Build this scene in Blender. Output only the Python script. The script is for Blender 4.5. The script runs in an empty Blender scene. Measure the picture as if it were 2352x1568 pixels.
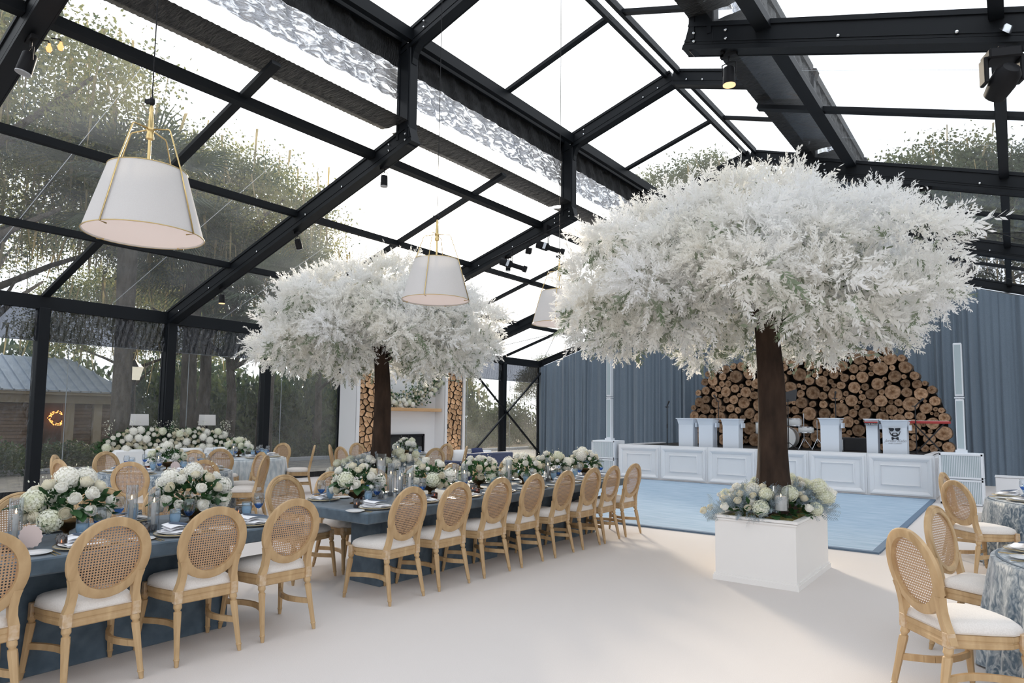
import bpy, math, random
import numpy as np
from mathutils import Vector, Matrix
random.seed(7); RNG = np.random.default_rng(11)
R = math.radians
PI = math.pi
C = bpy.context.scene.collection
scene = bpy.context.scene

# ------------------------------------------------------------------ camera
cam_d = bpy.data.cameras.new('camera'); cam = bpy.data.objects.new('camera', cam_d); C.objects.link(cam)
yaw, pitch, roll = R(36.922), R(4.551), R(0.688)
fwd = Vector((-math.sin(yaw)*math.cos(pitch), math.cos(yaw)*math.cos(pitch), math.sin(pitch)))
r0 = Vector((math.cos(yaw), math.sin(yaw), 0)); u0 = r0.cross(fwd)
cr, sr = math.cos(roll), math.sin(roll)
rgt = r0*cr + u0*sr; up = u0*cr - r0*sr
m = Matrix((rgt, up, -fwd)).transposed().to_4x4(); m.translation = (0, 0, 1.635)
cam.matrix_world = m
cam_d.sensor_width = 36; cam_d.lens = 1537.6*36/2352; cam_d.shift_y = 53.17/2352
cam_d.clip_start = 0.05; cam_d.clip_end = 400
scene.camera = cam

# ------------------------------------------------------------------ world, sun, exposure
SUN_AZ, SUN_EL = R(43.7), R(15.5)
sdir = Vector((-math.sin(SUN_AZ)*math.cos(SUN_EL), math.cos(SUN_AZ)*math.cos(SUN_EL), math.sin(SUN_EL)))
w = bpy.data.worlds.new('sky'); scene.world = w; w.use_nodes = True
nt = w.node_tree; nt.nodes.clear()
def N(t, **k):
    n = nt.nodes.new(t)
    for a, b in k.items(): setattr(n, a, b)
    return n
out = N('ShaderNodeOutputWorld'); bg = N('ShaderNodeBackground'); tc = N('ShaderNodeTexCoord')
dot = N('ShaderNodeVectorMath', operation='DOT_PRODUCT'); nrm = N('ShaderNodeVectorMath', operation='NORMALIZE')
dot.inputs[1].default_value = sdir
nt.links.new(tc.outputs['Generated'], nrm.inputs[0]); nt.links.new(nrm.outputs[0], dot.inputs[0])
cl = N('ShaderNodeMath', operation='MAXIMUM'); cl.inputs[1].default_value = 0
nt.links.new(dot.outputs['Value'], cl.inputs[0])
def powm(e, s):
    p = N('ShaderNodeMath', operation='POWER'); p.inputs[1].default_value = e
    nt.links.new(cl.outputs[0], p.inputs[0])
    q = N('ShaderNodeMath', operation='MULTIPLY'); q.inputs[1].default_value = s
    nt.links.new(p.outputs[0], q.inputs[0]); return q
a1 = powm(10, 1.0); a2 = powm(160, 7.0)
ad = N('ShaderNodeMath', operation='ADD'); nt.links.new(a1.outputs[0], ad.inputs[0]); nt.links.new(a2.outputs[0], ad.inputs[1])
sc = N('ShaderNodeVectorMath', operation='SCALE'); sc.inputs[0].default_value = (1.0, .92, .80)
nt.links.new(ad.outputs[0], sc.inputs['Scale'])
av = N('ShaderNodeVectorMath', operation='ADD'); av.inputs[1].default_value = (1.52, 1.60, 1.72)
nt.links.new(sc.outputs[0], av.inputs[0]); nt.links.new(av.outputs[0], bg.inputs['Color'])
bg.inputs['Strength'].default_value = 1.0
nt.links.new(bg.outputs[0], out.inputs[0])
sun_d = bpy.data.lights.new('sun', 'SUN'); sun_d.energy = 6.0; sun_d.angle = R(8); sun_d.color = (1.0, .86, .68)
sun = bpy.data.objects.new('sun', sun_d); C.objects.link(sun)
sun.rotation_euler = (-sdir).to_track_quat('-Z', 'Y').to_euler(); sun.location = (-30, 30, 20)
scene.view_settings.view_transform = 'Standard'; scene.view_settings.look = 'None'
scene.view_settings.gamma = 1; scene.view_settings.use_curve_mapping = False
scene.view_settings.exposure = 0.08
scene.cycles.max_bounces = 8; scene.cycles.transparent_max_bounces = 16
scene.cycles.diffuse_bounces = 4; scene.cycles.glossy_bounces = 3; scene.cycles.transmission_bounces = 6
scene.cycles.caustics_reflective = False; scene.cycles.caustics_refractive = False
scene.cycles.use_denoising = True
scene.cycles.sample_clamp_indirect = 6

# ------------------------------------------------------------------ materials
MATS = {}
def mat(name, col=(.8,.8,.8), rough=.6, metal=0, col2=None, scale=20, detail=3, bump=0, bscale=None, trans=0, spec=.5,
        stretch=(1,1,1), sheen=0, emit=None, estr=0, sub=0, rand=0, coords='Object', ramp=(.35,.65), distort=0, bdist=.01):
    m = bpy.data.materials.new(name); m.use_nodes = True; MATS[name] = m
    t = m.node_tree; b = t.nodes['Principled BSDF']; L = t.links.new
    b.inputs['Base Color'].default_value = (*col, 1); b.inputs['Roughness'].default_value = rough
    b.inputs['Metallic'].default_value = metal; b.inputs['Specular IOR Level'].default_value = spec
    if sheen: b.inputs['Sheen Weight'].default_value = sheen
    if emit: b.inputs['Emission Color'].default_value = (*emit, 1); b.inputs['Emission Strength'].default_value = estr
    csock = None
    if col2 or bump:
        tcn = t.nodes.new('ShaderNodeTexCoord'); mp = t.nodes.new('ShaderNodeMapping'); mp.inputs['Scale'].default_value = stretch
        L(tcn.outputs[coords], mp.inputs[0])
    if col2:
        nz = t.nodes.new('ShaderNodeTexNoise'); nz.inputs['Scale'].default_value = scale; nz.inputs['Detail'].default_value = detail
        nz.inputs['Distortion'].default_value = distort
        L(mp.outputs[0], nz.inputs[0]); rp = t.nodes.new('ShaderNodeValToRGB')
        rp.color_ramp.elements[0].position = ramp[0]; rp.color_ramp.elements[1].position = ramp[1]
        rp.color_ramp.elements[0].color = (*col, 1); rp.color_ramp.elements[1].color = (*col2, 1)
        L(nz.outputs['Fac'], rp.inputs[0]); csock = rp.outputs[0]
    if rand:
        oi = t.nodes.new('ShaderNodeObjectInfo'); hs = t.nodes.new('ShaderNodeHueSaturation')
        mr = t.nodes.new('ShaderNodeMapRange'); mr.inputs[3].default_value = 1-rand; mr.inputs[4].default_value = 1+rand
        L(oi.outputs['Random'], mr.inputs[0]); L(mr.outputs[0], hs.inputs['Value'])
        if csock: L(csock, hs.inputs['Color'])
        else: hs.inputs['Color'].default_value = (*col, 1)
        csock = hs.outputs[0]
    if csock: L(csock, b.inputs['Base Color'])
    if bump:
        n2 = t.nodes.new('ShaderNodeTexNoise'); n2.inputs['Scale'].default_value = bscale or scale*2; n2.inputs['Detail'].default_value = 4
        L(mp.outputs[0], n2.inputs[0]); bp = t.nodes.new('ShaderNodeBump'); bp.inputs['Strength'].default_value = bump; bp.inputs['Distance'].default_value = bdist
        L(n2.outputs['Fac'], bp.inputs['Height']); L(bp.outputs[0], b.inputs['Normal'])
    if trans:   # thin translucent petals / leaves / fabric
        o = t.nodes['Material Output']; tr = t.nodes.new('ShaderNodeBsdfTranslucent'); mx = t.nodes.new('ShaderNodeMixShader')
        mx.inputs[0].default_value = trans
        if csock: L(csock, tr.inputs[0])
        else: tr.inputs[0].default_value = (*col, 1)
        L(b.outputs[0], mx.inputs[1]); L(tr.outputs[0], mx.inputs[2]); L(mx.outputs[0], o.inputs[0])
    return m

def vinyl(name, patch=None, fog=0, tint=(.97,.98,.98), haze=.06, gloss=.10, crinkle=.15, cscale=6, stretch=(1,1,1), scratch=.25, rough=.06):
    m = bpy.data.materials.new(name); m.use_nodes = True; MATS[name] = m
    t = m.node_tree; t.nodes.clear(); L = t.links.new
    def n(k): return t.nodes.new(k)
    o = n('ShaderNodeOutputMaterial'); tp = n('ShaderNodeBsdfTransparent'); tp.inputs[0].default_value = (*tint, 1)
    tl = n('ShaderNodeBsdfTranslucent'); tl.inputs[0].default_value = (.9,.9,.88,1)
    gl = n('ShaderNodeBsdfGlossy'); gl.inputs['Roughness'].default_value = rough; gl.inputs[0].default_value = (.9,.93,1,1)
    tcn = n('ShaderNodeTexCoord'); mp = n('ShaderNodeMapping'); mp.inputs['Scale'].default_value = stretch
    L(tcn.outputs['Object'], mp.inputs[0])
    nz = n('ShaderNodeTexNoise'); nz.inputs['Scale'].default_value = cscale; nz.inputs['Detail'].default_value = 5; nz.inputs['Distortion'].default_value = 1.5
    L(mp.outputs[0], nz.inputs[0])
    bp = n('ShaderNodeBump'); bp.inputs['Strength'].default_value = crinkle; bp.inputs['Distance'].default_value = .05
    L(nz.outputs['Fac'], bp.inputs['Height']); L(bp.outputs[0], gl.inputs['Normal'])
    if patch:
        pr = n('ShaderNodeValToRGB'); pe = pr.color_ramp.elements; pe[0].position = .49; pe[1].position = .60; pe[0].color = (*patch[0],1); pe[1].color = (*patch[1],1)
        L(nz.outputs['Fac'], pr.inputs[0]); L(pr.outputs[0], tp.inputs[0])
    # scratches: thin, warped streaks in a fine noise
    s1 = n('ShaderNodeTexNoise'); s1.inputs['Scale'].default_value = 9; s1.inputs['Detail'].default_value = 8; s1.inputs['Roughness'].default_value = .75; s1.inputs['Distortion'].default_value = 6
    mp2 = n('ShaderNodeMapping'); mp2.inputs['Scale'].default_value = (1.2, .5, 1.2); L(tcn.outputs['Object'], mp2.inputs[0]); L(mp2.outputs[0], s1.inputs[0])
    rp = n('ShaderNodeValToRGB'); e = rp.color_ramp.elements; e[0].position = .485; e[0].color = (0,0,0,1); e[1].position = .5; e[1].color = (1,1,1,1)
    e2 = rp.color_ramp.elements.new(.515); e2.color = (0,0,0,1); L(s1.outputs['Fac'], rp.inputs[0])
    mu = n('ShaderNodeMath'); mu.operation = 'MULTIPLY'; mu.inputs[1].default_value = scratch; L(rp.outputs[0], mu.inputs[0])
    ml = n('ShaderNodeTexNoise'); ml.inputs['Scale'].default_value = .9; ml.inputs['Detail'].default_value = 2; L(tcn.outputs['Object'], ml.inputs[0])
    m2 = n('ShaderNodeMath'); m2.operation = 'MULTIPLY'; m2.inputs[1].default_value = haze*2; L(ml.outputs['Fac'], m2.inputs[0])
    if fog:
        fn_ = n('ShaderNodeTexNoise'); fn_.inputs['Scale'].default_value = .42; fn_.inputs['Detail'].default_value = 3; L(tcn.outputs['Object'], fn_.inputs[0])
        fr_ = n('ShaderNodeValToRGB'); fe = fr_.color_ramp.elements; fe[0].position = .50; fe[0].color = (0,0,0,1); fe[1].position = .78; fe[1].color = (fog,fog,fog,1); L(fn_.outputs['Fac'], fr_.inputs[0])
        m3 = n('ShaderNodeMath'); m3.operation = 'ADD'; L(m2.outputs[0], m3.inputs[0]); L(fr_.outputs[0], m3.inputs[1]); m2 = m3
    ad = n('ShaderNodeMath'); ad.operation = 'ADD'; L(mu.outputs[0], ad.inputs[0]); L(m2.outputs[0], ad.inputs[1])
    mx = n('ShaderNodeMixShader'); L(ad.outputs[0], mx.inputs[0]); L(tp.outputs[0], mx.inputs[1]); L(tl.outputs[0], mx.inputs[2])
    lw = n('ShaderNodeLayerWeight'); lw.inputs['Blend'].default_value = .5; L(bp.outputs[0], lw.inputs['Normal'])
    pw = n('ShaderNodeMath'); pw.operation = 'POWER'; pw.inputs[1].default_value = 4.2; L(lw.outputs['Facing'], pw.inputs[0])
    ma = n('ShaderNodeMath'); ma.operation = 'MULTIPLY_ADD'; ma.inputs[1].default_value = .85; ma.inputs[2].default_value = gloss; L(pw.outputs[0], ma.inputs[0])
    mx2 = n('ShaderNodeMixShader'); L(ma.outputs[0], mx2.inputs[0]); L(mx.outputs[0], mx2.inputs[1]); L(gl.outputs[0], mx2.inputs[2])
    L(mx2.outputs[0], o.inputs[0]); return m

def glass(name, col=(1,1,1), gloss=.35, dens=0.0, rough=.02):
    """thin table glass: transparent, tinted, with fresnel reflections"""
    m = bpy.data.materials.new(name); m.use_nodes = True; MATS[name] = m
    t = m.node_tree; t.nodes.clear(); L = t.links.new; n = t.nodes.new
    o = n('ShaderNodeOutputMaterial'); tp = n('ShaderNodeBsdfTransparent'); tp.inputs[0].default_value = (*col, 1)
    gl = n('ShaderNodeBsdfGlossy'); gl.inputs['Roughness'].default_value = rough
    df = n('ShaderNodeBsdfTranslucent'); df.inputs[0].default_value = (*col, 1)
    mx0 = n('ShaderNodeMixShader'); mx0.inputs[0].default_value = dens; L(tp.outputs[0], mx0.inputs[1]); L(df.outputs[0], mx0.inputs[2])
    lw = n('ShaderNodeLayerWeight'); lw.inputs['Blend'].default_value = .5
    pw = n('ShaderNodeMath'); pw.operation = 'POWER'; pw.inputs[1].default_value = 3; L(lw.outputs['Facing'], pw.inputs[0])
    ma = n('ShaderNodeMath'); ma.operation = 'MULTIPLY_ADD'; ma.inputs[1].default_value = .7; ma.inputs[2].default_value = gloss*.2; L(pw.outputs[0], ma.inputs[0])
    mx = n('ShaderNodeMixShader'); L(ma.outputs[0], mx.inputs[0]); L(mx0.outputs[0], mx.inputs[1]); L(gl.outputs[0], mx.inputs[2])
    L(mx.outputs[0], o.inputs[0]); return m

mat('carpet', (.65,.60,.57), .95, col2=(.73,.68,.65), scale=260, bump=.35, bscale=420, bdist=.004, spec=.1)
mat('rug', (.30,.41,.52), .95, col2=(.46,.55,.645), scale=3.5, detail=5, stretch=(.5,3.5,1), bump=.15, bscale=300, spec=.1, ramp=(.3,.75))
mat('rug_edge', (.13,.19,.27), .9)
mat('black_metal', (.007,.009,.012), .5, spec=.22, bump=.05, bscale=30)
mat('black_cloth', (.012,.013,.015), .5, bump=.9, bscale=9, stretch=(1,5,1), bdist=.06)
mat('bolt', (.75,.78,.8), .25, metal=1)
vinyl('roof_vinyl', fog=.05, haze=.03, gloss=.04, crinkle=.12, cscale=2.2, scratch=.16)
vinyl('wall_vinyl', fog=.12, tint=(.86,.88,.88), haze=.03, gloss=.05, crinkle=.7, cscale=4.5, stretch=(1,1.6,.8), scratch=.20, rough=.08)
vinyl('crinkled_vinyl', patch=((.03,.035,.045),(.60,.63,.66)), tint=(.30,.33,.37), haze=.06, gloss=.35, crinkle=1.0, cscale=5, stretch=(1,.8,2.2), scratch=.2, rough=.1)
vinyl('clear_band', tint=(.93,.95,.95), haze=.10, gloss=.10, crinkle=.2, cscale=3, scratch=.1)
vinyl('dark_vinyl', tint=(.10,.11,.13), haze=.01, gloss=.09, crinkle=1.0, cscale=6, stretch=(1,1.5,.6), scratch=.05, rough=.15)
mat('drape', (.150,.195,.245), .85, col2=(.175,.222,.275), scale=60, sheen=.3, spec=.15)
mat('wood', (.42,.27,.13), .5, col2=(.55,.375,.20), scale=9, detail=6, stretch=(1,1,.25), bump=.12, bscale=30, distort=1.2)
mat('wood_edge', (.60,.46,.32), .6, col2=(.48,.31,.16), scale=30, detail=4)
mat('cane', (.40,.245,.135), .55, col2=(.50,.32,.185), scale=160)
mat('linen', (.68,.63,.585), .9, col2=(.75,.70,.655), scale=130, bump=.08, bscale=400, spec=.15, sheen=.2)
mat('piping', (.60,.52,.45), .8)
mat('white_paint', (.80,.80,.81), .45, bump=.03, bscale=60)
mat('cream_paint', (.82,.79,.76), .5, bump=.03, bscale=60)
mat('podium_white', (.74,.79,.86), .4)
mat('table_velvet', (.062,.092,.122), .75, col2=(.100,.140,.180), scale=9, detail=6, bump=.1, bscale=90, sheen=.25, spec=.25)
mat('crushed_velvet', (.07,.12,.17), .55, col2=(.50,.54,.56), scale=24, detail=8, stretch=(1,1,.55), ramp=(.42,.68), sheen=.6, bump=.5, bscale=10, bdist=.03, distort=1.5)
mat('pale_velvet', (.36,.42,.47), .6, col2=(.62,.66,.68), scale=22, detail=6, stretch=(1,1,.3), sheen=.6)
mat('bark_brown', (.024,.015,.011), .85, col2=(.058,.036,.025), scale=7, detail=6, stretch=(1,1,.35), bump=.5, bscale=25, spec=.2)
mat('blossom', (.93,.91,.86), .8, col2=(.94,.94,.94), scale=1.2, trans=.5, spec=.1)
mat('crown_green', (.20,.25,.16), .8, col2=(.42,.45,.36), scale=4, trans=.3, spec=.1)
mat('petal', (.92,.90,.82), .75, col2=(.95,.94,.90), scale=3, trans=.30, spec=.2, rand=.05, sub=.1)
mat('petal_cream', (.86,.81,.66), .75, col2=(.91,.88,.77), scale=3, trans=.3, spec=.2)
mat('petal_green', (.78,.79,.60), .75, col2=(.88,.88,.78), scale=30, trans=.3, spec=.2)
mat('leaf', (.022,.070,.022), .45, col2=(.045,.12,.035), scale=12, trans=.15, spec=.4, rand=.3)
mat('grey_leaf', (.26,.33,.38), .85, col2=(.40,.47,.52), scale=12, trans=.2, spec=.1)
mat('moss', (.09,.08,.02), .95, col2=(.20,.17,.05), scale=30, bump=.6, bscale=60)
mat('bronze', (.20,.13,.06), .35, metal=.9, col2=(.10,.06,.03), scale=10)
mat('brass', (.72,.54,.25), .3, metal=1)
mat('gold', (.83,.66,.36), .28, metal=1)
mat('lamp_linen', (.82,.80,.79), .9, col2=(.85,.84,.83), scale=200, trans=.35, spec=.1)
mat('lamp_diffuser', (.85,.76,.73), .8, emit=(1,.80,.72), estr=.30, trans=.2)
mat('china', (.80,.80,.80), .18, spec=.6)
mat('charger_grey', (.46,.45,.42), .3, col2=(.60,.58,.53), scale=14, spec=.6)
mat('napkin', (.83,.83,.85), .85)
mat('slate_card', (.065,.095,.15), .7)
mat('pink_paper', (.66,.53,.49), .85)
mat('wax', (.83,.78,.72), .5, trans=.3)
mat('flame', (1,.6,.2), .5, emit=(1,.60,.25), estr=14)
mat('ember', (1,.4,.15), .5, emit=(1,.42,.16), estr=5)
glass('clear_glass', (.93,.95,.97), .30, .02)
glass('smoke_glass', (.50,.48,.48), .35, .15)
glass('amber_glass', (.42,.22,.13), .35, .25)
glass('blue_glass', (.84,.92,.98), .32, .06)
glass('deep_blue_glass', (.16,.36,.78), .30, .15)
mat('water', (.80,.87,.92), .1, trans=.7, spec=.6)
mat('log_end', (.27,.165,.10), .8, col2=(.50,.33,.215), scale=3, rand=.38, bump=.15, bscale=30, spec=.15)
mat('log_bark', (.045,.03,.02), .95, col2=(.12,.08,.05), scale=20, bump=.6, bscale=30)
mat('split_wood', (.50,.28,.14), .8, col2=(.70,.45,.27), scale=6, stretch=(1,1,1), rand=.3, bump=.3, bscale=30, spec=.1)
mat('split_bark', (.06,.035,.02), .95)
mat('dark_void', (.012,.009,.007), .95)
mat('oak_mantel', (.55,.33,.16), .6, col2=(.66,.43,.23), scale=6, stretch=(1,.15,1))
mat('firebox', (.015,.016,.018), .25, spec=.6)
mat('navy_velvet', (.012,.022,.075), .65, col2=(.02,.035,.11), scale=12, sheen=.4)
mat('navy_cushion', (.02,.03,.10), .8)
mat('white_fabric', (.80,.80,.80), .9, bump=.1, bscale=40)
mat('grille', (.42,.50,.53), .5)
mat('speaker_white', (.76,.79,.83), .45)
mat('mic_black', (.015,.015,.018), .45)
mat('steel', (.6,.62,.65), .25, metal=1)
mat('drum_white', (.75,.76,.76), .3)
mat('cymbal', (.62,.5,.3), .3, metal=1)
mat('red_paint', (.42,.03,.03), .4)
mat('ink', (.01,.012,.02), .6)
mat('white_ink', (.85,.85,.85), .6)
mat('grey_ink', (.35,.35,.37), .6)
mat('fixture_black', (.010,.010,.012), .5, spec=.2)
mat('warm_lens', (.8,.5,.25), .4, emit=(1,.62,.32), estr=1.2)
mat('dull_lens', (.45,.46,.48), .2)
mat('bulb', (.9,.6,.35), .2, emit=(1,.5,.2), estr=1.5, trans=.5)
mat('asphalt', (.11,.11,.115), .95, col2=(.20,.19,.17), scale=3, detail=8, bump=.3, bscale=60)
mat('leaf_litter', (.10,.07,.04), .95, col2=(.28,.21,.12), scale=8, detail=8, bump=.6, bscale=20)
mat('kerb_stone', (.30,.31,.33), .9)
mat('oak_leaf', (.03,.07,.045), .6, col2=(.34,.33,.12), scale=.9, trans=.5, spec=.2)
mat('far_leaf', (.06,.085,.045), .7, col2=(.16,.18,.09), scale=.7, trans=.4, spec=.2)
mat('moss_grey', (.16,.15,.10), .9, col2=(.50,.40,.20), scale=1.5, trans=.35)
mat('palm_leaf', (.045,.075,.045), .6, col2=(.11,.14,.08), scale=2, trans=.3)
mat('shrub_leaf', (.025,.055,.035), .7, col2=(.12,.15,.06), scale=1.2, trans=.4)
mat('oak_bark', (.045,.035,.028), .95, col2=(.12,.10,.08), scale=6, stretch=(1,1,.3), bump=.7, bscale=14)
mat('metal_roof', (.22,.27,.34), .45, col2=(.28,.33,.40), scale=2)
mat('tan_stucco', (.42,.35,.26), .9)
mat('brick_wall', (.16,.11,.085), .9)
mat('brick_face', (.22,.15,.11), .9, rand=.3)
mat('orange_lights', (1,.4,.1), .5, emit=(1,.36,.08), estr=4)
mat('lantern_glass', (.8,.78,.7), .4, emit=(1,.9,.7), estr=.6)
mat('clear_seam', (.52,.55,.58), .4, trans=.5)

# ------------------------------------------------------------------ geometry helpers
class MB:
    def __init__(s): s.v = []; s.f = []; s.mi = []
    def add(s, vs, fs, mi=0):
        b = len(s.v); s.v += [tuple(v) for v in vs]; s.f += [tuple(i+b for i in f) for f in fs]; s.mi += [mi]*len(fs); return s
    def box(s, c, d, mi=0, rz=0, bev=0):
        x, y, z = d[0]/2, d[1]/2, d[2]/2; co, si = math.cos(rz), math.sin(rz)
        if bev:
            e = bev; vs = []
            for sz in (-1,1):
                for (a,b) in ((-x+e,-y),(x-e,-y),(x,-y+e),(x,y-e),(x-e,y),(-x+e,y),(-x,y-e),(-x,-y+e)): vs.append((a,b,sz*(z-e)))
            for sz in (-1,1):
                for (a,b) in ((-x+e,-y+e),(x-e,-y+e),(x-e,y-e),(-x+e,y-e)): vs.append((a,b,sz*z))
            fs = [(i,(i+1)%8,8+(i+1)%8,8+i) for i in range(8)]
            fs += [(19,18,17,16)[::-1][::-1], (20,21,22,23)]
            for base, off, fl in ((0,16,True),(8,20,False)):
                m_ = [(0,1,off+1,off),(1,2,off+1),(2,3,off+2,off+1),(3,4,off+2),(4,5,off+3,off+2),(5,6,off+3),(6,7,off,off+3),(7,0,off)]
                for f in m_:
                    g = tuple((i+base if i < 8 else i) for i in f)
                    fs.append(g[::-1] if fl else g)
        else:
            vs = [(a*x,b*y,c_*z) for c_ in (-1,1) for a,b in ((-1,-1),(1,-1),(1,1),(-1,1))]
            fs = [(3,2,1,0),(4,5,6,7),(0,1,5,4),(1,2,6,5),(2,3,7,6),(3,0,4,7)]
        vs = [(c[0]+a*co-b*si, c[1]+a*si+b*co, c[2]+z_) for a,b,z_ in vs]
        return s.add(vs, fs, mi)
    def beam(s, p0, p1, w_, h_, upv=(0,0,1), mi=0):
        p0, p1 = Vector(p0), Vector(p1); d = (p1-p0).normalized(); u = Vector(upv); sd = d.cross(u).normalized(); u = sd.cross(d)
        vs = [p + sd*a*w_/2 + u*b*h_/2 for p in (p0,p1) for a,b in ((-1,-1),(1,-1),(1,1),(-1,1))]
        return s.add(vs, [(3,2,1,0),(4,5,6,7),(0,1,5,4),(1,2,6,5),(2,3,7,6),(3,0,4,7)], mi)
    def tube(s, pts, r, n=8, mi=0, cap=True):
        pts = [Vector(p) for p in pts]; k = len(pts); rs = r if hasattr(r, '__len__') else [r]*k
        vs = []; pu = None
        for i, p in enumerate(pts):
            d = (pts[min(i+1,k-1)]-pts[max(i-1,0)]).normalized()
            if pu is None: pu = Vector((0,0,1)) if abs(d.z) < .9 else Vector((1,0,0))
            a = d.cross(pu).normalized(); b = a.cross(d); pu = b
            for j in range(n):
                t = 2*PI*j/n; vs.append(p + (a*math.cos(t)+b*math.sin(t))*rs[i])
        fs = [(i*n+j, i*n+(j+1)%n, (i+1)*n+(j+1)%n, (i+1)*n+j) for i in range(k-1) for j in range(n)]
        if cap: fs += [tuple(range(n))[::-1], tuple((k-1)*n+j for j in range(n))]
        return s.add(vs, fs, mi)
    def lathe(s, prof, n=20, c=(0,0,0), mi=0, cap=True, fr=None):
        vs = []
        for (r, z) in prof:
            for j in range(n):
                t = 2*PI*j/n; q = r*(fr(t, z) if fr else 1); vs.append((c[0]+q*math.cos(t), c[1]+q*math.sin(t), c[2]+z))
        k = len(prof)
        fs = [(i*n+j, i*n+(j+1)%n, (i+1)*n+(j+1)%n, (i+1)*n+j) for i in range(k-1) for j in range(n)]
        if cap:
            if prof[0][0] > 1e-5: fs.append(tuple(range(n))[::-1])
            if prof[-1][0] > 1e-5: fs.append(tuple((k-1)*n+j for j in range(n)))
        return s.add(vs, fs, mi)
    def grid(s, fn, nu, nv, mi=0, close_u=False):
        vs = [fn(i/(nu-1 if not close_u else nu), j/(nv-1)) for j in range(nv) for i in range(nu)]
        fs = []
        for j in range(nv-1):
            for i in range(nu if close_u else nu-1):
                i2 = (i+1) % nu; fs.append((j*nu+i, j*nu+i2, (j+1)*nu+i2, (j+1)*nu+i))
        return s.add(vs, fs, mi)
    def prism(s, poly, y0, y1, axis='Y', mi=0, mi_side=None):
        n = len(poly)
        def P(a, b, t): return {'Y': (a,t,b), 'X': (t,a,b), 'Z': (a,b,t)}[axis]
        vs = [P(a,b,y0) for a,b in poly] + [P(a,b,y1) for a,b in poly]
        b0 = len(s.v)
        s.add(vs, [tuple(range(n)), tuple(range(2*n-1, n-1, -1))], mi)
        s.f += [(b0+i, b0+n+i, b0+n+(i+1)%n, b0+(i+1)%n) for i in range(n)]; s.mi += [mi if mi_side is None else mi_side]*n
        return s
    def mesh(s, name, mats, smooth=False):
        me = bpy.data.meshes.new(name); me.from_pydata(s.v, [], s.f)
        for m_ in (mats if isinstance(mats, (list, tuple)) else [mats]): me.materials.append(MATS[m_])
        if any(s.mi): me.polygons.foreach_set('material_index', s.mi)
        me.update()
        if smooth:
            me.polygons.foreach_set('use_smooth', [True]*len(me.polygons))
            if smooth == 'auto':
                try: me.set_sharp_from_angle(angle=R(40))
                except Exception: pass
        return me

def link(o, parent=None, loc=None, rot=None, scl=None):
    C.objects.link(o)
    if parent: o.parent = parent
    if loc is not None: o.location = loc
    if rot is not None: o.rotation_euler = rot
    if scl is not None: o.scale = scl if hasattr(scl, '__len__') else (scl,)*3
    return o
def tagit(o, label=None, cat=None, group=None, kind=None):
    if label: o['label'] = label
    if cat: o['category'] = cat
    if group: o['group'] = group
    if kind: o['kind'] = kind
    return o
def obj(name, me, mats=None, parent=None, smooth=False, loc=None, rot=None, scl=None, label=None, cat=None, group=None, kind=None):
    if isinstance(me, MB): me = me.mesh(name, mats, smooth)
    o = bpy.data.objects.new(name, me); link(o, parent, loc, rot, scl); return tagit(o, label, cat, group, kind)
def thing(name, label, cat, loc=(0,0,0), rz=0, group=None, kind=None, rot=None):
    o = bpy.data.objects.new(name, None); C.objects.link(o); o.location = loc; o.rotation_euler = rot or (0,0,rz); o.empty_display_size = .1
    return tagit(o, label, cat, group, kind)
def dup(root, loc, rz=0, label=None, group=None, scl=None, rot=None):
    r = root.copy(); C.objects.link(r); r.location = loc; r.rotation_euler = rot or (0,0,rz)
    if scl: r.scale = (scl,)*3 if not hasattr(scl, '__len__') else scl
    if label: r['label'] = label
    if group: r['group'] = group
    for ch in list(root.children):
        c = ch.copy(); C.objects.link(c); c.parent = r
        for g in list(ch.children):
            d = g.copy(); C.objects.link(d); d.parent = c
    return r
ORD = ['first','second','third','fourth','fifth','sixth','seventh','eighth','ninth','tenth','eleventh','twelfth']

def np_mesh(name, V, F, mats, mi=None, smooth=False):
    """V (n,3), F (m,4) numpy"""
    me = bpy.data.meshes.new(name); k = F.shape[1]
    me.vertices.add(len(V)); me.vertices.foreach_set('co', V.astype(np.float32).ravel())
    me.loops.add(F.size); me.loops.foreach_set('vertex_index', F.astype(np.int32).ravel())
    me.polygons.add(len(F)); me.polygons.foreach_set('loop_start', np.arange(0, F.size, k, dtype=np.int32))
    me.polygons.foreach_set('loop_total', np.full(len(F), k, dtype=np.int32))
    for m_ in (mats if isinstance(mats, (list, tuple)) else [mats]): me.materials.append(MATS[m_])
    if mi is not None: me.polygons.foreach_set('material_index', mi.astype(np.int32))
    if smooth: me.polygons.foreach_set('use_smooth', np.ones(len(F), dtype=bool))
    me.update(calc_edges=True); return me
def rand_rot(n):
    q = RNG.normal(size=(n,4)); q /= np.linalg.norm(q, axis=1)[:,None]; a,b,c,d = q.T
    return np.stack([np.stack([1-2*(c*c+d*d),2*(b*c-d*a),2*(b*d+c*a)],-1), np.stack([2*(b*c+d*a),1-2*(b*b+d*d),2*(c*d-b*a)],-1),
                     np.stack([2*(b*d-c*a),2*(c*d+b*a),1-2*(b*b+c*c)],-1)],1)
def frames(D):
    """rotation matrices whose first column is direction D, random roll"""
    n = len(D); r = RNG.normal(size=(n,3)); s = np.cross(D, r); s /= np.linalg.norm(s,axis=1)[:,None]; u = np.cross(s, D)
    return np.stack([D, s, u], -1)
def scatter(TV, TF, pos, rot, scl):
    n = len(pos); k = len(TV)
    V = np.einsum('nij,kj->nki', rot, TV)*scl[:,None,None] + pos[:,None,:]
    F = (TF[None] + (np.arange(n)*k)[:,None,None])
    return V.reshape(-1,3), F.reshape(-1, TF.shape[1])
def norm(a): return a/np.linalg.norm(a, axis=-1, keepdims=True)

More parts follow.
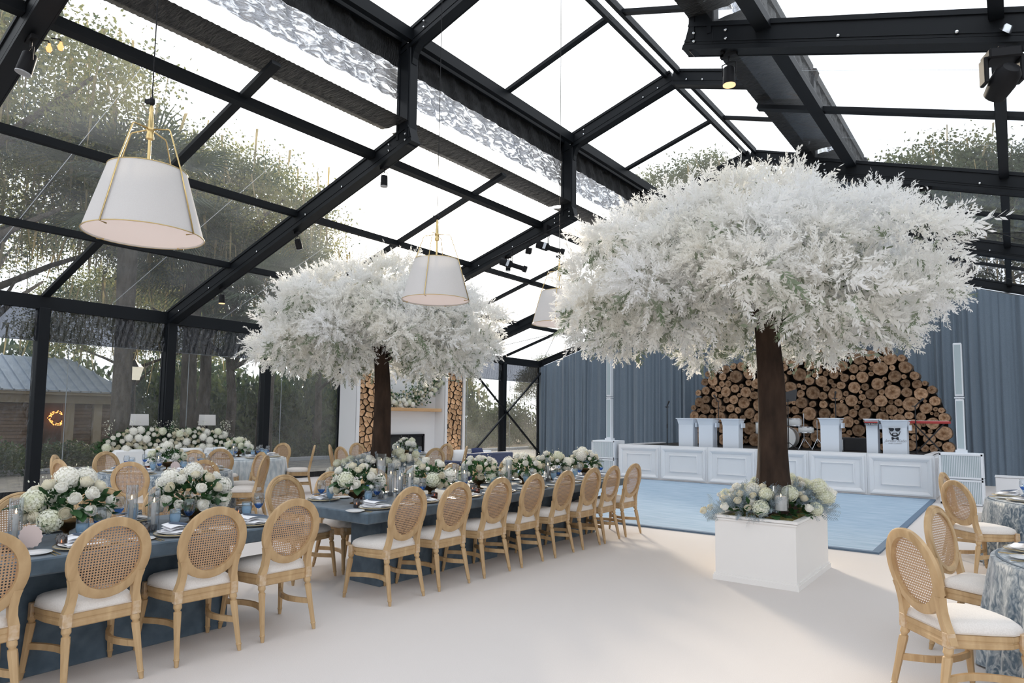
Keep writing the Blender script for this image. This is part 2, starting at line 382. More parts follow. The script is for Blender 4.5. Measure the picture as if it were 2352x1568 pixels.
# ================================================================== THE TENT
FR = [-2.5, 2.4, 7.29, 12.18, 17.07, 21.97]
SL = .3105; XC, ZC = 2.30, 5.95; XR = -5.2; HW = 9.87; ZT = 7.55
def und_low(dx): return ZC - SL*(dx-XC)          # dx = distance from the ridge line
def und_up(dx): return ZT + SL*(XC-dx)
def PX(side, dx): return XR + side*dx

fl = MB(); fl.box((-5.2, 9.6, -.05), (19.9, 25.2, .1)); obj('floor', fl, 'carpet', kind='structure')
g = MB(); g.box((-20, 20, -.30), (160, 140, .1)); obj('outdoor_ground', g, 'leaf_litter', kind='structure')

ceil = thing('ceiling', 'clear vinyl tent roof on black aluminium frames', None, kind='structure')
del ceil['label']
wl = thing('wall_left', None, None, kind='structure'); wr = thing('wall_right', None, None, kind='structure'); wb = thing('wall_back', None, None, kind='structure')
bolt_me = MB().lathe([(.0,.012),(.012,.011),(.018,.004),(.018,0)][::-1], 10).mesh('bolt', 'bolt', True)
def bolt(p, ax):
    q = Vector(ax).to_track_quat('Z','Y').to_euler(); obj('bolt', bolt_me, parent=ceil, loc=p, rot=q)
def slope_beam(name, side, d0, d1, und, y, off, w_, h_, parent, lip=True):
    a, b = Vector((PX(side,d0), y, und(d0)+off)), Vector((PX(side,d1), y, und(d1)+off))
    mb = MB(); mb.beam(a, b, w_, h_)
    if lip:   # extrusion: recessed web between flanges, keder groove lips
        dn = (b-a).normalized(); up_ = Vector((0,1,0)).cross(dn); up_ = up_ if up_.z > 0 else -up_
        for s in (-1,1):
            for (o_, hh, t) in ((h_/2-.02,.05,.02),(-h_/2+.02,.05,.02),(-h_*.18,.02,.008),(-h_*.30,.012,.008)):
                mb.beam(a+up_*o_+Vector((0,s*(w_/2+t/2),0)), b+up_*o_+Vector((0,s*(w_/2+t/2),0)), t, hh)
    return obj(name, mb, 'black_metal', parent)
for k, y in enumerate(FR):
    for s in (-1, 1):
        wall = wl if s < 0 else wr
        slope_beam('rafter', s, XC-.02, HW+.05, und_low, y, .155, .17+.004*(s > 0), .30, ceil)
        slope_beam('rafter', s, 0, XC+.32, und_up, y, .155, .166+.004*(s > 0), .30, ceil)
        c = MB(); x = PX(s, XC+.16); c.box((x, y, (ZC-.03+ZT+.25)/2), (.30, .182, ZT+.25-ZC+.03), bev=.012)
        for t in (-1, 1):
            c.box((x+.10, y+t*.096, (ZC+ZT)/2+.1), (.05,.016, ZT-ZC)); c.box((x-.10, y+t*.096, (ZC+ZT)/2+.1), (.05,.016, ZT-ZC))
        obj('upright', c, 'black_metal', ceil)
        # curved haunch gusset under the upper corner
        mb = MB(); x0 = PX(s, XC); pts = [(x0, ZT-.28)]
        for i in range(7):
            t = i/6; pts.append((x0 - s*(.30*(1-math.cos(t*PI/2))), ZT-.28 + (.28+.30*SL)*math.sin(t*PI/2)))
        pts.append((x0, ZT+.03)); mb.prism(pts, y-.06, y+.06)
        obj('gusset', mb, 'black_metal', ceil)
        if k <= 4:
            for (dx, z) in ((XC+.06,ZT+.16),(XC+.06,ZT+.06),(XC-.28,ZT+.30),(XC-.28,ZT+.20)): bolt((PX(s,dx), y-.105, z), (0,-1,0))
            for (dx, z) in ((XC+.08,ZC+.06),(XC+.08,ZC+.16),(XC+.45,ZC-.03),(XC+.45,ZC+.07)): bolt((PX(s,dx), y-.105, z), (0,-1,0))
            for dx in (3.9, 4.9, 6.4, 8.1, 9.3): bolt((PX(s,dx), y-.105, und_low(dx)+.10), (0,-1,0))
            bolt((PX(s,.3), y-.105, und_up(.3)+.1), (0,-1,0)); bolt((PX(s,.62), y-.105, und_up(.62)+.1), (0,-1,0))
        # wall post, main
        mb = MB(); X = PX(s, HW); mb.box((X, y, 1.85), (.30, .20, 3.7), bev=.012)
        for t in (-1,1): mb.box((X+t*.08, y-.104, 1.8), (.05,.012,3.5))
        obj('post', mb, 'black_metal', wall)
# half-bay members
HB = [(FR[i]+FR[i+1])/2 for i in range(5)]
for y in HB:
    for s in (-1, 1):
        wall = wl if s < 0 else wr
        slope_beam('rafter', s, XC+.05, HW, und_low, y, .28, .13, .06, ceil, lip=False)
        slope_beam('rafter', s, .1, XC, und_up, y, .28, .12, .06, ceil, lip=False)
        mb = MB(); mb.box((PX(s, HW+.02), y, 1.83), (.26, .19, 3.66), bev=.012); obj('post', mb, 'black_metal', wall)
# purlins, eave beams, clerestory beams, ridge
def yrun(name, x, z, w_, h_, parent=None, m_='black_metal', segs=True):
    for i in range(5):
        mb = MB(); mb.box((x, (FR[i]+FR[i+1])/2, z), (w_, FR[i+1]-FR[i]-.18, h_))
        mb.box((x-w_/2-.004, (FR[i]+FR[i+1])/2, z-h_*.2), (.008, FR[i+1]-FR[i]-.18, .01))
        obj(name, mb, m_, parent or ceil)
for s in (-1, 1):
    for dx in (5.2, 7.38): yrun('purlin', PX(s,dx), und_low(dx)+.26, .11, .11)
    yrun('purlin', PX(s,3.16), und_low(3.16)+.26, .16, .12)
    yrun('eave_beam', PX(s,HW-.02), 3.76, .10, .26)
    yrun('clerestory_beam', PX(s,XC+.02), ZT+.17, .10, .20)
    yrun('clerestory_beam', PX(s,XC+.26), ZT+.20, .10, .16)
    yrun('ridge_beam', PX(s,.13), und_up(0)+.24, .07, .12)
def sheet(name, pts, m_, parent, n=1):
    mb = MB(); mb.add(pts, [(0,1,2,3)]); return obj(name, mb, m_, parent)
for i in range(5):
    y0, y1 = FR[i]+.085, FR[i+1]-.085
    for s in (-1, 1):
        a, b = XC+.30, HW+.12; o_ = .325
        sheet('vinyl_panel', [(PX(s,a),y0,und_low(a)+o_),(PX(s,b),y0,und_low(b)+o_),(PX(s,b),y1,und_low(b)+o_),(PX(s,a),y1,und_low(a)+o_)], 'roof_vinyl', ceil)
        a, b = 0, XC+.34
        sheet('vinyl_panel', [(PX(s,a),y0,und_up(a)+o_),(PX(s,b),y0,und_up(b)+o_),(PX(s,b),y1,und_up(b)+o_),(PX(s,a),y1,und_up(a)+o_)], 'roof_vinyl', ceil)
        # welded seams of the sheets, quarter bays
        for q in (.25, .75):
            yy = FR[i]+(FR[i+1]-FR[i])*q
            for (a, b, un) in ((XC+.85, HW, und_low),):
                sheet('seam', [(PX(s,a),yy-.004,un(a)+.315),(PX(s,b),yy-.004,un(b)+.315),(PX(s,b),yy+.004,un(b)+.315),(PX(s,a),yy+.004,un(a)+.315)], 'clear_seam', ceil)
        # clerestory: black band, crinkled vinyl, clear strip
        def crinkle(u, v, x, z0, z1, amp, ph):
            y = y0+u*(y1-y0); z = z0+v*(z1-z0)
            return (x + amp*(math.sin(y*13+ph+z*7)+.7*math.sin(y*29+z*13+ph*2)+.5*math.sin(z*31+y*5)), y, z)
        x = PX(s, XC+.275)
        for (nm, z0, z1, m_, am) in (('black_band',7.26,ZT+.22,'black_cloth',.014),('vinyl_band',6.72,7.26,'crinkled_vinyl',.016),('clear_strip',6.34,6.72,'clear_band',.004)):
            mb = MB().grid(lambda u,v: crinkle(u,v,x,z0,z1,am,i+s), 90, 8); obj(nm, mb, m_, ceil, smooth=True)
        # ruffled black gutter cloth along the foot of the clerestory
        def gut(u, v):
            y = FR[i]+.09+u*(FR[i+1]-FR[i]-.18); dx = XC+.02+v*.60
            return (PX(s,dx), y, 6.30 + .007*math.sin(y*46+math.sin(v*9+y*3)*3)*(1.2-abs(v-.5)*2) + .03*abs(v-.5) + .004*math.sin(y*83+v*14))
        obj('gutter_cloth', MB().grid(gut, 260, 9), 'black_cloth', ceil, smooth=True)
# left wall: vinyl sheets, black valance, sill, bracing
for s, wall in ((-1, wl), (1, wr)):
    X = PX(s, HW+.06)
    for i in range(10):
        y0 = FR[0]+i*2.447+.09; y1 = y0+2.447-.18
        def cr_(u, v):
            y = y0+u*(y1-y0); z = .05+v*3.0
            k = max(0, 1-abs(z-2.6)/1.2)
            return (X+.006*math.sin(z*9+y*3)+.02*k*math.sin(y*9+z*4), y, z)
        obj('vinyl_panel', MB().grid(cr_, 20, 20), 'wall_vinyl', wall, smooth=True)
        def va(u, v):
            y = y0-.09+u*2.447; z = 3.02+v*.62; e = min(u, 1-u)*2.447
            return (X-s*(.05+.02*math.sin(y*21+z*(5-10*u))+.015*math.sin(y*47-z*11)+.04*math.exp(-e*4)*math.sin(z*9+y*60)), y, z)
        obj('valance', MB().grid(va, 70, 9), 'dark_vinyl', wall, smooth=True)
        mb = MB(); mb.box((X, (y0+y1)/2, .06), (.05, y1-y0, .16)); obj('sill', mb, 'black_cloth', wall)
        mb = MB(); mb.box((X+.01*s, y0+.42, 1.5), (.012, .012, 3.0)); obj('seam', mb, 'clear_seam', wall)
        if 3.0: 
            mb = MB(); mb.box((X-s*.02, (y0+y1)/2, 3.02), (.01, y1-y0, .015)); obj('hem', mb, 'clear_seam', wall)
Xb = PX(-1, HW-.17)
for (a, b) in (((17.25,3.5),(21.85,.15)),((17.25,.15),(21.85,3.5))):
    mb = MB(); mb.beam((Xb,a[0],a[1]),(Xb,b[0],b[1]), .05,.06, upv=(1,0,0)); obj('brace', mb, 'black_metal', wl)
# gable end behind the drape
mb = MB()
for s in (-1,1):
    mb.add([(PX(s,HW),22.02,0),(PX(s,0),22.02,0),(PX(s,0),22.02,8.3),(PX(s,XC),22.02,7.6),(PX(s,XC),22.02,6.0),(PX(s,HW),22.02,3.6)], [(0,1,2,3,4,5)])
obj('vinyl_panel', mb, 'wall_vinyl', wb)
for x in (-12.3,-9.9,-7.5,-2.9,-.5,1.9):
    mb = MB(); mb.box((x, 21.97, 2.4), (.12,.12,4.8)); obj('post', mb, 'black_metal', wb)
# guy cables under the roof of the end bays
for (p, q) in (((-14.9,21.75,3.75),(-10.7,17.1,5.15)),((-14.95,17.1,3.75),(-7.5,21.7,5.9)),((-2.9,12.3,5.98),(2.0,16.9,4.5)),((-2.9,17.2,5.98),(2.4,21.7,4.4)),((-2.6,17.0,5.9),(3.2,12.4,4.2))):
    mb = MB(); mb.tube([p, tuple((p[i]+q[i])/2-(.05 if i == 2 else 0) for i in range(3)), q], .008, 5); obj('cable', mb, 'fixture_black', ceil)

# drape across the end wall: fabric panels hung from a rail
dr = thing('drape', 'slate blue pleated fabric drape hung across the whole end wall behind the stage', 'curtain', (0,21.78,0))
def dtop(x):
    d = abs(x-XR); return min(und_low(max(d, XC)), 5.95)-.02
xs = np.arange(-15.0, 4.6, 1.96)
rs = random.Random(5)
for x0 in xs:
    fr_ = [(rs.uniform(14,22), rs.uniform(0,6), rs.uniform(.025,.05)), (rs.uniform(28,44), rs.uniform(0,6), rs.uniform(.010,.020)), (rs.uniform(5,9), rs.uniform(0,6), rs.uniform(.03,.055))]
    w_ = .40; ctr = [x0+rs.uniform(.1,1.8) for _ in range(3)]
    def dp(u, v):
        x = x0+u*2.0; t = dtop(x); z = .01+v*(t-.01); fl_ = 1-.45*v
        y = sum(a*math.sin(f*x+p+.25*math.sin(z*1.3+p)) for f,p,a in fr_)*fl_ - .085*abs(math.sin((x*8.3+.9*math.sin(x*2.1+x0)+.10*math.sin(z*1.1+x*3))))**.6*(.45+.55*fl_)
        y += sum(-.12*math.exp(-((x-c)/.04)**2) for c in ctr)*(.5+.5*fl_)
        return (x, y, z)
    obj('fabric_panel', MB().grid(dp, 180, 10), 'drape', dr, smooth=True)
for s in (-1, 1):
    mb = MB(); a = (PX(s,HW-.05), .02, und_low(HW-.05)+.01); b = (PX(s,XC), .02, und_low(XC)+.01); mb.tube([a,b], .02, 6); obj('rail', mb, 'steel', dr)

# blue dance floor rug with a darker edge
rg = thing('dance_floor', 'pale blue square dance floor carpet with a dark blue edge in front of the stage', 'rug', (-5.2,13.2,0))
mb = MB(); mb.box((0,0,.012), (7.4,7.2,.024)); obj('carpet', mb, 'rug', rg)
mb = MB()
for c_, d_ in (((0,-3.64,.012),(7.56,.09,.026)),((0,3.64,.012),(7.56,.09,.026)),((-3.74,0,.012),(.09,7.2,.026)),((3.74,0,.012),(.09,7.2,.026))): mb.box(c_, d_)
obj('edge', mb, 'rug_edge', rg)

# ================================================================== STAGE
deck = thing('stage_deck', 'low dark stage platform behind the white panelled fronts', 'stage', (-5.2,19.2,0))
mb = MB(); mb.box((0,.04,.45), (7.36,3.98,.9)); obj('platform', mb, 'dark_void', deck)
fx = [-8.97,-7.71,-6.41,-5.15,-3.95,-2.72,-1.42]
LBF = ['leftmost white panelled stage front, beside the left speaker','white panelled stage front, second from the left speaker','white panelled stage front left of the large white tree','white panelled stage front behind the trunk of the large white tree','white panelled stage front right of the large white tree','rightmost white panelled stage front, under the logo stand']
def front(loc, wdt, rz, label):
    t = thing('stage_counter', label, 'counter', loc, rz, 'white panelled fronts along the stage')
    mb = MB(); mb.box((0,.02,.47), (wdt-.004,.04,.94)); mb.box((0,.10,.925), (wdt-.004,.19,.03)); obj('board', mb, 'white_paint', t)
    def ring(x0,x1,z0,z1,w_,y0,y1):     # mitred moulding, sloping inward
        m_ = MB(); o_ = [(x0,z0),(x1,z0),(x1,z1),(x0,z1)]; i_ = [(x0+w_,z0+w_),(x1-w_,z0+w_),(x1-w_,z1-w_),(x0+w_,z1-w_)]; m2 = [(x0+w_*.4,z0+w_*.4),(x1-w_*.4,z0+w_*.4),(x1-w_*.4,z1-w_*.4),(x0+w_*.4,z1-w_*.4)]
        vs = [(a,0,b) for a,b in o_]+[(a,-y0,b) for a,b in o_]+[(a,-y0,b) for a,b in m2]+[(a,-y1,b) for a,b in i_]+[(a,0,b) for a,b in i_]
        return m_.add(vs, [(L_*4+j, L_*4+(j+1)%4, (L_+1)*4+(j+1)%4, (L_+1)*4+j) for L_ in range(4) for j in range(4)])
    h = wdt/2
    obj('outer_moulding', ring(-h+.05,h-.05,.06,.88,.085,.05,.02), 'white_paint', t)
    obj('inner_moulding', ring(-h+.25,h-.25,.24,.72,.03,.012,.03), 'white_paint', t)
    return t
for i in range(6): front(((fx[i]+fx[i+1])/2, 16.97, 0), fx[i+1]-fx[i], 0, LBF[i])
front((-8.96, 18.46, 0), 2.5, -PI/2, 'white stage front turned sideways along the left end of the stage')
front((-1.44, 18.46, 0), 2.5, PI/2, 'white stage front turned sideways along the right end of the stage')

def podium(x0, x1, top, label, y=17.32):
    t = thing('podium', label, 'podium', ((x0+x1)/2, y, .90), 0, 'white music stands on the stage')
    w_ = (x1-x0)/2; h = top-.90
    mb = MB()
    vs = [(-w_+.03,0,0),(w_-.03,0,0),(w_-.03,.34,0),(-w_+.03,.34,0), (-w_+.03,0,h-.16),(w_-.03,0,h-.16),(w_-.03,.34,h-.16),(-w_+.03,.34,h-.16), (-w_,-.05,h),(w_,-.05,h),(w_,.40,h-.03),(-w_,.40,h-.03)]
    mb.add(vs, [(3,2,1,0)]+[(L_*4+j,L_*4+(j+1)%4,(L_+1)*4+(j+1)%4,(L_+1)*4+j) for L_ in range(2) for j in range(4)]+[(8,9,10,11)])
    obj('body', mb, 'podium_white', t)
    mb = MB(); mb.box((0,.16,h+.005), (2*w_+.03,.50,.02)); mb.box((w_+.02,.20,h-.16), (.05,.22,.12)); obj('shelf', mb, 'podium_white', t)
    return t
podium(-7.36,-6.90,1.67,'leftmost tall white podium on the stage')
podium(-6.80,-6.36,1.67,'middle one of the three white podiums left of the large tree')
podium(-6.15,-5.68,1.67,'white podium nearest the large white tree on its left side')
podium(-3.78,-3.32,1.71,'narrow white podium right of the large tree trunk')
pk = podium(-2.80,-2.51,1.70,'slim white podium with the keyboard back showing, left of the logo board')
lg = podium(-2.47,-1.93,1.68,'wide white podium with the bearded face logo')
# logo: sunglasses, beard, bow tie
lx, lz = -2.225, 1.30
def flat(name, poly, parent, m_, y=-.012, t=.004):
    mb = MB(); mb.prism(poly, y, y-t); return obj(name, mb, m_, parent)
def mir(p): return [(-x,z) for x,z in p][::-1]
lens = [(.004,.235),(.018,.25),(.115,.255),(.118,.235),(.105,.205),(.085,.18),(.055,.172),(.028,.183),(.012,.21)]
for p in (lens, mir(lens)): flat('sunglasses', p, lg, 'ink', y=-.055)
be = [(0,.035),(.05,.045),(.085,.08),(.105,.13),(.108,.165),(.098,.165),(.088,.12),(.06,.085),(.055,.105),(.03,.128),(0,.122),(0,.108),(.025,.11),(.04,.09),(.03,.075),(0,.07)]
for p in (be, mir(be)): flat('beard', p, lg, 'ink', y=-.012)
bw = [(0,-.01),(.012,-.012),(.05,-.035),(.07,-.028),(.07,.028),(.05,.03),(.012,.008),(0,.006)]
for p in (bw, mir(bw)): flat('bow_tie', p, lg, 'ink', y=-.008)
for ch in lg.children:
    if ch.name.split('.')[0] in ('sunglasses','beard','bow_tie'): ch.location = (0.01, 0, .40 if ch.name.startswith('s') else .42); ch.location.z -= .04
def text(s, size, loc, parent, m_, shear=0, name='lettering', rot=(PI/2,0,0)):
    cu = bpy.data.curves.new(name, 'FONT'); cu.body = s; cu.size = size; cu.align_x = 'CENTER'; cu.shear = shear; cu.extrude = .001
    o_ = bpy.data.objects.new('tmp', cu); C.objects.link(o_); dg = bpy.context.evaluated_depsgraph_get()
    me = bpy.data.meshes.new_from_object(o_.evaluated_get(dg)); bpy.data.objects.remove(o_); me.materials.clear(); me.materials.append(MATS[m_])
    return obj(name, me, parent=parent, loc=loc, rot=rot)
text('Jordan Kahn', .085, (0.01,-.006,.30), lg, 'grey_ink', .6)
text('MUSIC COMPANY', .034, (0.01,-.006,.255), lg, 'grey_ink')
kb = thing('keyboard', 'red stage keyboard whose black back panel shows beside the logo podium', 'keyboard', (-2.655,17.235,1.60))
mb = MB(); mb.box((0,0,.035), (.27,.03,.03), bev=.004); obj('body', mb, 'red_paint', kb)
mb = MB(); mb.box((0,-.003,-.005), (.27,.03,.055)); obj('back_panel', mb, 'ink', kb)
text('nord electro', .05, (0.01,-.021,-.02), kb, 'white_ink')
k2 = thing('keyboard', 'bright red keyboard on a stand right of the logo podium', 'keyboard', (-1.62,18.3,1.62))
mb = MB(); mb.box((0,0,.03), (.85,.32,.06), bev=.006); obj('body', mb, 'red_paint', k2)
mb = MB()
for i in range(20): mb.box((-.38+i*.04,-.08,.063), (.036,.14,.008))
obj('keys', mb, 'white_ink', k2)
mb = MB(); mb.beam((-.3,0,0),(.3,0,-.72),.03,.03,(0,1,0)); mb.beam((.3,0,0),(-.3,0,-.72),.03,.03,(0,1,0)); obj('stand', mb, 'mic_black', k2)

def mic(x, y, top, label, tilt=.25):
    t = thing('microphone_stand', label, 'microphone', (x,y,.9), 0, 'microphone stands on the stage')
    mb = MB(); mb.tube([(0,0,.03),(0,0,top-.9-.12)], .012, 8); mb.tube([(0,0,.5),(0,0,.62)], .018, 8); obj('pole', mb, 'mic_black', t)
    mb = MB(); mb.lathe([(.13,0),(.13,.015),(.03,.03),(.0,.03)], 16); obj('base', mb, 'mic_black', t)
    z = top-.9; mb = MB(); mb.beam((-.07,0,z-.12),(.05,0,z-.12),.02,.02); obj('clip', mb, 'mic_black', t)
    mb = MB(); mb.tube([(-.02,0,z-.14),(tilt*.2,-.02,z+.0)], [.012,.018], 8); mb.tube([(tilt*.2,-.02,z),(tilt*.24,-.024,z+.02),(tilt*.3,-.03,z+.055)], [.02,.028,.018], 10); obj('microphone', mb, 'mic_black', t)
mic(-7.96,18.0,2.12,'microphone stand against the blue drape, left of all the podiums')
mic(-6.47,18.0,2.28,'microphone stand between two white podiums in front of the log wall', -.4)
mic(-3.52,17.9,2.33,'microphone stand in front of the narrow podium right of the tree', .05)
mic(-1.85,18.0,2.14,'microphone stand at the right end of the stage before the logs', .6)
ms = thing('music_stand', 'black music stand with a tilted desk just right of the tree trunk', 'music stand', (-4.66,18.0,.9))
mb = MB(); mb.tube([(0,0,.03),(0,0,1.3)], .012, 6); mb.tube([(0,0,.2),(.25,0,.01)], .01, 6); mb.tube([(0,0,.2),(-.2,.2,.01)], .01, 6); mb.tube([(0,0,.2),(-.2,-.2,.01)], .01, 6); obj('pole', mb, 'mic_black', ms)
mb = MB(); mb.add([(-.22,0,1.2),(.2,0,1.26),(.2,.12,1.56),(-.22,.12,1.45),(-.22,.015,1.2),(.2,.015,1.26),(.2,.135,1.56),(-.22,.135,1.45)], [(0,1,2,3),(7,6,5,4),(0,4,5,1),(1,5,6,2),(2,6,7,3),(3,7,4,0)]); obj('desk', mb, 'mic_black', ms)
# drum kit
dk = thing('drum_kit', 'white drum kit with cymbals half hidden behind the tree trunk on stage', 'drum kit', (-4.55,18.7,.9))
mb = MB(); 
for i in range(1): mb.lathe([(.28,-.2),(.29,-.19),(.29,.19),(.28,.2)], 24)
obj('bass_drum', mb, 'drum_white', dk, smooth='auto', loc=(-.35,0,.3), rot=(PI/2,0,0))
for (x,y,z,r_,h) in ((-.45,-.05,.62,.16,.2),(-.1,-.05,.62,.15,.18),(.2,-.2,.45,.18,.14),(-.9,-.1,.40,.2,.3)):
    mb = MB(); mb.lathe([(r_,0),(r_+.008,.01),(r_+.008,h-.01),(r_,h)], 20); d_ = obj('drum', mb, 'drum_white', dk, smooth='auto', loc=(x,y,z))
    for zz in (0,h): mb = MB(); mb.lathe([(r_+.006,zz-.012),(r_+.014,zz-.012),(r_+.014,zz+.012),(r_+.006,zz+.012)], 20, cap=False); obj('hoop', mb, 'steel', d_)
for (x,y,z,r_) in ((.12,-.1,.95,.2),(.42,0,.78,.19),(-.75,0,1.0,.22)):
    mb = MB(); mb.lathe([(.02,.02),(.04,.018),(r_*.9,.002),(r_,0)], 24, cap=False); c_ = obj('cymbal', mb, 'cymbal', dk, smooth=True, loc=(x,y,z))
    mb = MB(); mb.tube([(0,0,0.02),(0,0,-z+.2)], .012, 6)
    for a in range(3): mb.tube([(0,0,-z+.3),(.2*math.cos(a*2.1),.2*math.sin(a*2.1),-z+.01)], .009, 6)
    obj('stand', mb, 'steel', c_)
am = thing('amplifier', 'black amplifier box beside the drum kit at the foot of the log wall', 'amplifier', (-3.3,19.0,.9))
mb = MB(); mb.box((0,0,.17), (.6,.3,.34), bev=.01); obj('cabinet', mb, 'mic_black', am)
mb = MB(); mb.box((-.42,-.05,.15), (.34,.3,.3)); obj('flight_case', mb, 'mic_black', am)
mb = MB()
for z in (.01,.29): mb.box((-.42,-.205,z), (.35,.02,.02))
for x in (-.59,-.25): mb.box((x,-.205,.15), (.02,.02,.3))
obj('case_edge', mb, 'steel', am)

# log wall: every log its own piece
lw_ = thing('log_wall', 'tall mound shaped wall of stacked round logs behind the band', 'log wall', (0,19.75,0))
outl = [(-7.95,.93),(-7.88,1.83),(-7.67,2.48),(-7.33,3.13),(-6.86,3.27),(-6.35,3.35),(-5.37,3.5),(-4.56,3.58),(-3.37,3.60),(-2.56,3.56),(-2.13,3.25),(-1.91,2.82),(-1.63,2.56),(-1.46,2.24),(-1.32,1.76),(-1.22,1.34),(-1.20,.93)]
def inside(p, poly):
    c_ = False; j = len(poly)-1
    for i in range(len(poly)):
        if (poly[i][1] > p[1]) != (poly[j][1] > p[1]) and p[0] < (poly[j][0]-poly[i][0])*(p[1]-poly[i][1])/(poly[j][1]-poly[i][1])+poly[i][0]: c_ = not c_
        j = i
    return c_
def edist(p, poly):
    d = 9
    for i in range(len(poly)):
        a = np.array(poly[i]); b = np.array(poly[(i+1)%len(poly)]); ab = b-a; t = np.clip(np.dot(np.array(p)-a,ab)/np.dot(ab,ab),0,1); d = min(d, np.linalg.norm(np.array(p)-a-ab*t))
    return d
circ = []; rr = random.Random(3)
A_ = np.zeros((0,3))
for (rmin, rmax, tries) in ((.15,.18,60),(.12,.15,500),(.09,.12,3000),(.06,.09,7000),(.04,.06,9000)):
    for _ in range(tries):
        if len(circ) >= 298: break
        x, z = rr.uniform(-7.9,-1.2), rr.uniform(.95,3.6)
        if not inside((x,z), outl): continue
        r_ = rr.uniform(rmin, rmax); z = max(z, .915+rmin); r_ = min(r_, z-.912)
        if len(A_):
            dd = np.hypot(A_[:,0]-x, A_[:,1]-z)-A_[:,2]; md = dd.min()
            if md < rmin*.97: continue
            r_ = min(rmax, md, z-.912)
        if edist((x,z), outl) < r_*.55: continue
        circ.append((x,z,r_)); A_ = np.array(circ)
    if rmin > .1:   # settle: pull each log down a little into free space
        for it in range(6):
            for i, (x,z,r_) in enumerate(circ):
                for dx, dz in ((0,-.02),(.015,-.01),(-.015,-.01)):
                    nx, nz = x+dx, z+dz
                    if nz-r_ < .91 : continue
                    dd = np.hypot(A_[:,0]-nx, A_[:,1]-nz)-A_[:,2]-r_; dd[i] = 9
                    if dd.min() > -.002: x, z = nx, nz; circ[i] = (x,z,r_); A_[i] = (x,z,r_); break
log_meshes = []
for v in range(5):
    q = random.Random(v); n = 14; ph = [q.uniform(.93,1.06) for _ in range(n)]
    mb = MB(); vs = [(ph[j]*math.cos(2*PI*j/n), -.5, ph[j]*math.sin(2*PI*j/n)) for j in range(n)]+[(ph[j]*math.cos(2*PI*j/n), .5, ph[j]*math.sin(2*PI*j/n)) for j in range(n)]
    mb.add(vs, [tuple(range(n))], 0); mb.f.append(tuple(range(2*n-1,n-1,-1))); mb.mi.append(0)
    for j in range(n): mb.f.append((j, n+j, n+(j+1)%n, (j+1)%n)); mb.mi.append(1)
    log_meshes.append(mb.mesh('log', ['log_rings','log_bark'] if 'log_rings' in MATS else ['log_end','log_bark']))
# growth rings material
def ring_mat():
    m_ = MATS['log_end']; t = m_.node_tree; b = t.nodes['Principled BSDF']; L = t.links.new
    tcn = t.nodes.new('ShaderNodeTexCoord'); mp = t.nodes.new('ShaderNodeMapping'); mp.inputs['Scale'].default_value = (1,0,1); L(tcn.outputs['Object'], mp.inputs[0])
    wv = t.nodes.new('ShaderNodeTexWave'); wv.wave_type = 'RINGS'; wv.rings_direction = 'Y'; wv.inputs['Scale'].default_value = 2.2; wv.inputs['Distortion'].default_value = 1.5; wv.inputs['Detail'].default_value = 3; wv.inputs['Detail Scale'].default_value = 2
    L(mp.outputs[0], wv.inputs[0])
    gd = t.nodes.new('ShaderNodeTexGradient'); gd.gradient_type = 'SPHERICAL'; L(mp.outputs[0], gd.inputs[0])
    rp = t.nodes.new('ShaderNodeValToRGB'); e = rp.color_ramp.elements; e[0].position = 0; e[0].color = (.55,.42,.30,1); e[1].position = 1; e[1].color = (.45,.32,.22,1)
    e2 = e.new(.12); e2.color = (1,1,1,1); e3 = e.new(.6); e3.color = (.92,.88,.82,1); L(gd.outputs[0], rp.inputs[0])
    old = b.inputs['Base Color'].links[0].from_socket
    m1 = t.nodes.new('ShaderNodeMix'); m1.data_type = 'RGBA'; m1.blend_type = 'MULTIPLY'; m1.inputs[0].default_value = 1; L(old, m1.inputs[6]); L(rp.outputs[0], m1.inputs[7])
    m2 = t.nodes.new('ShaderNodeMix'); m2.data_type = 'RGBA'; m2.blend_type = 'MULTIPLY'; m2.inputs[0].default_value = .35; L(m1.outputs[2], m2.inputs[6]); L(wv.outputs[0], m2.inputs[7]); L(m2.outputs[2], b.inputs['Base Color'])
ring_mat()
for i, (x,z,r_) in enumerate(circ):
    dpt = rr.uniform(.34,.50)
    obj('log', log_meshes[i%5], parent=lw_, loc=(x, .25-dpt/2-.02, z), rot=(0, rr.uniform(0,6.2), 0), scl=(r_*1.05, dpt, r_*rr.uniform(.96,1.05)))
mb = MB(); ob = [(x*.985-.07, z-.06 if z > 1 else z) for x,z in outl]; mb.prism([(-7.8,.92)]+[(max(min(x,-1.35),-7.75),z-.1) for x,z in outl[1:-1]]+[(-1.35,.92)], .14, .22); obj('backing', mb, 'dark_void', lw_)

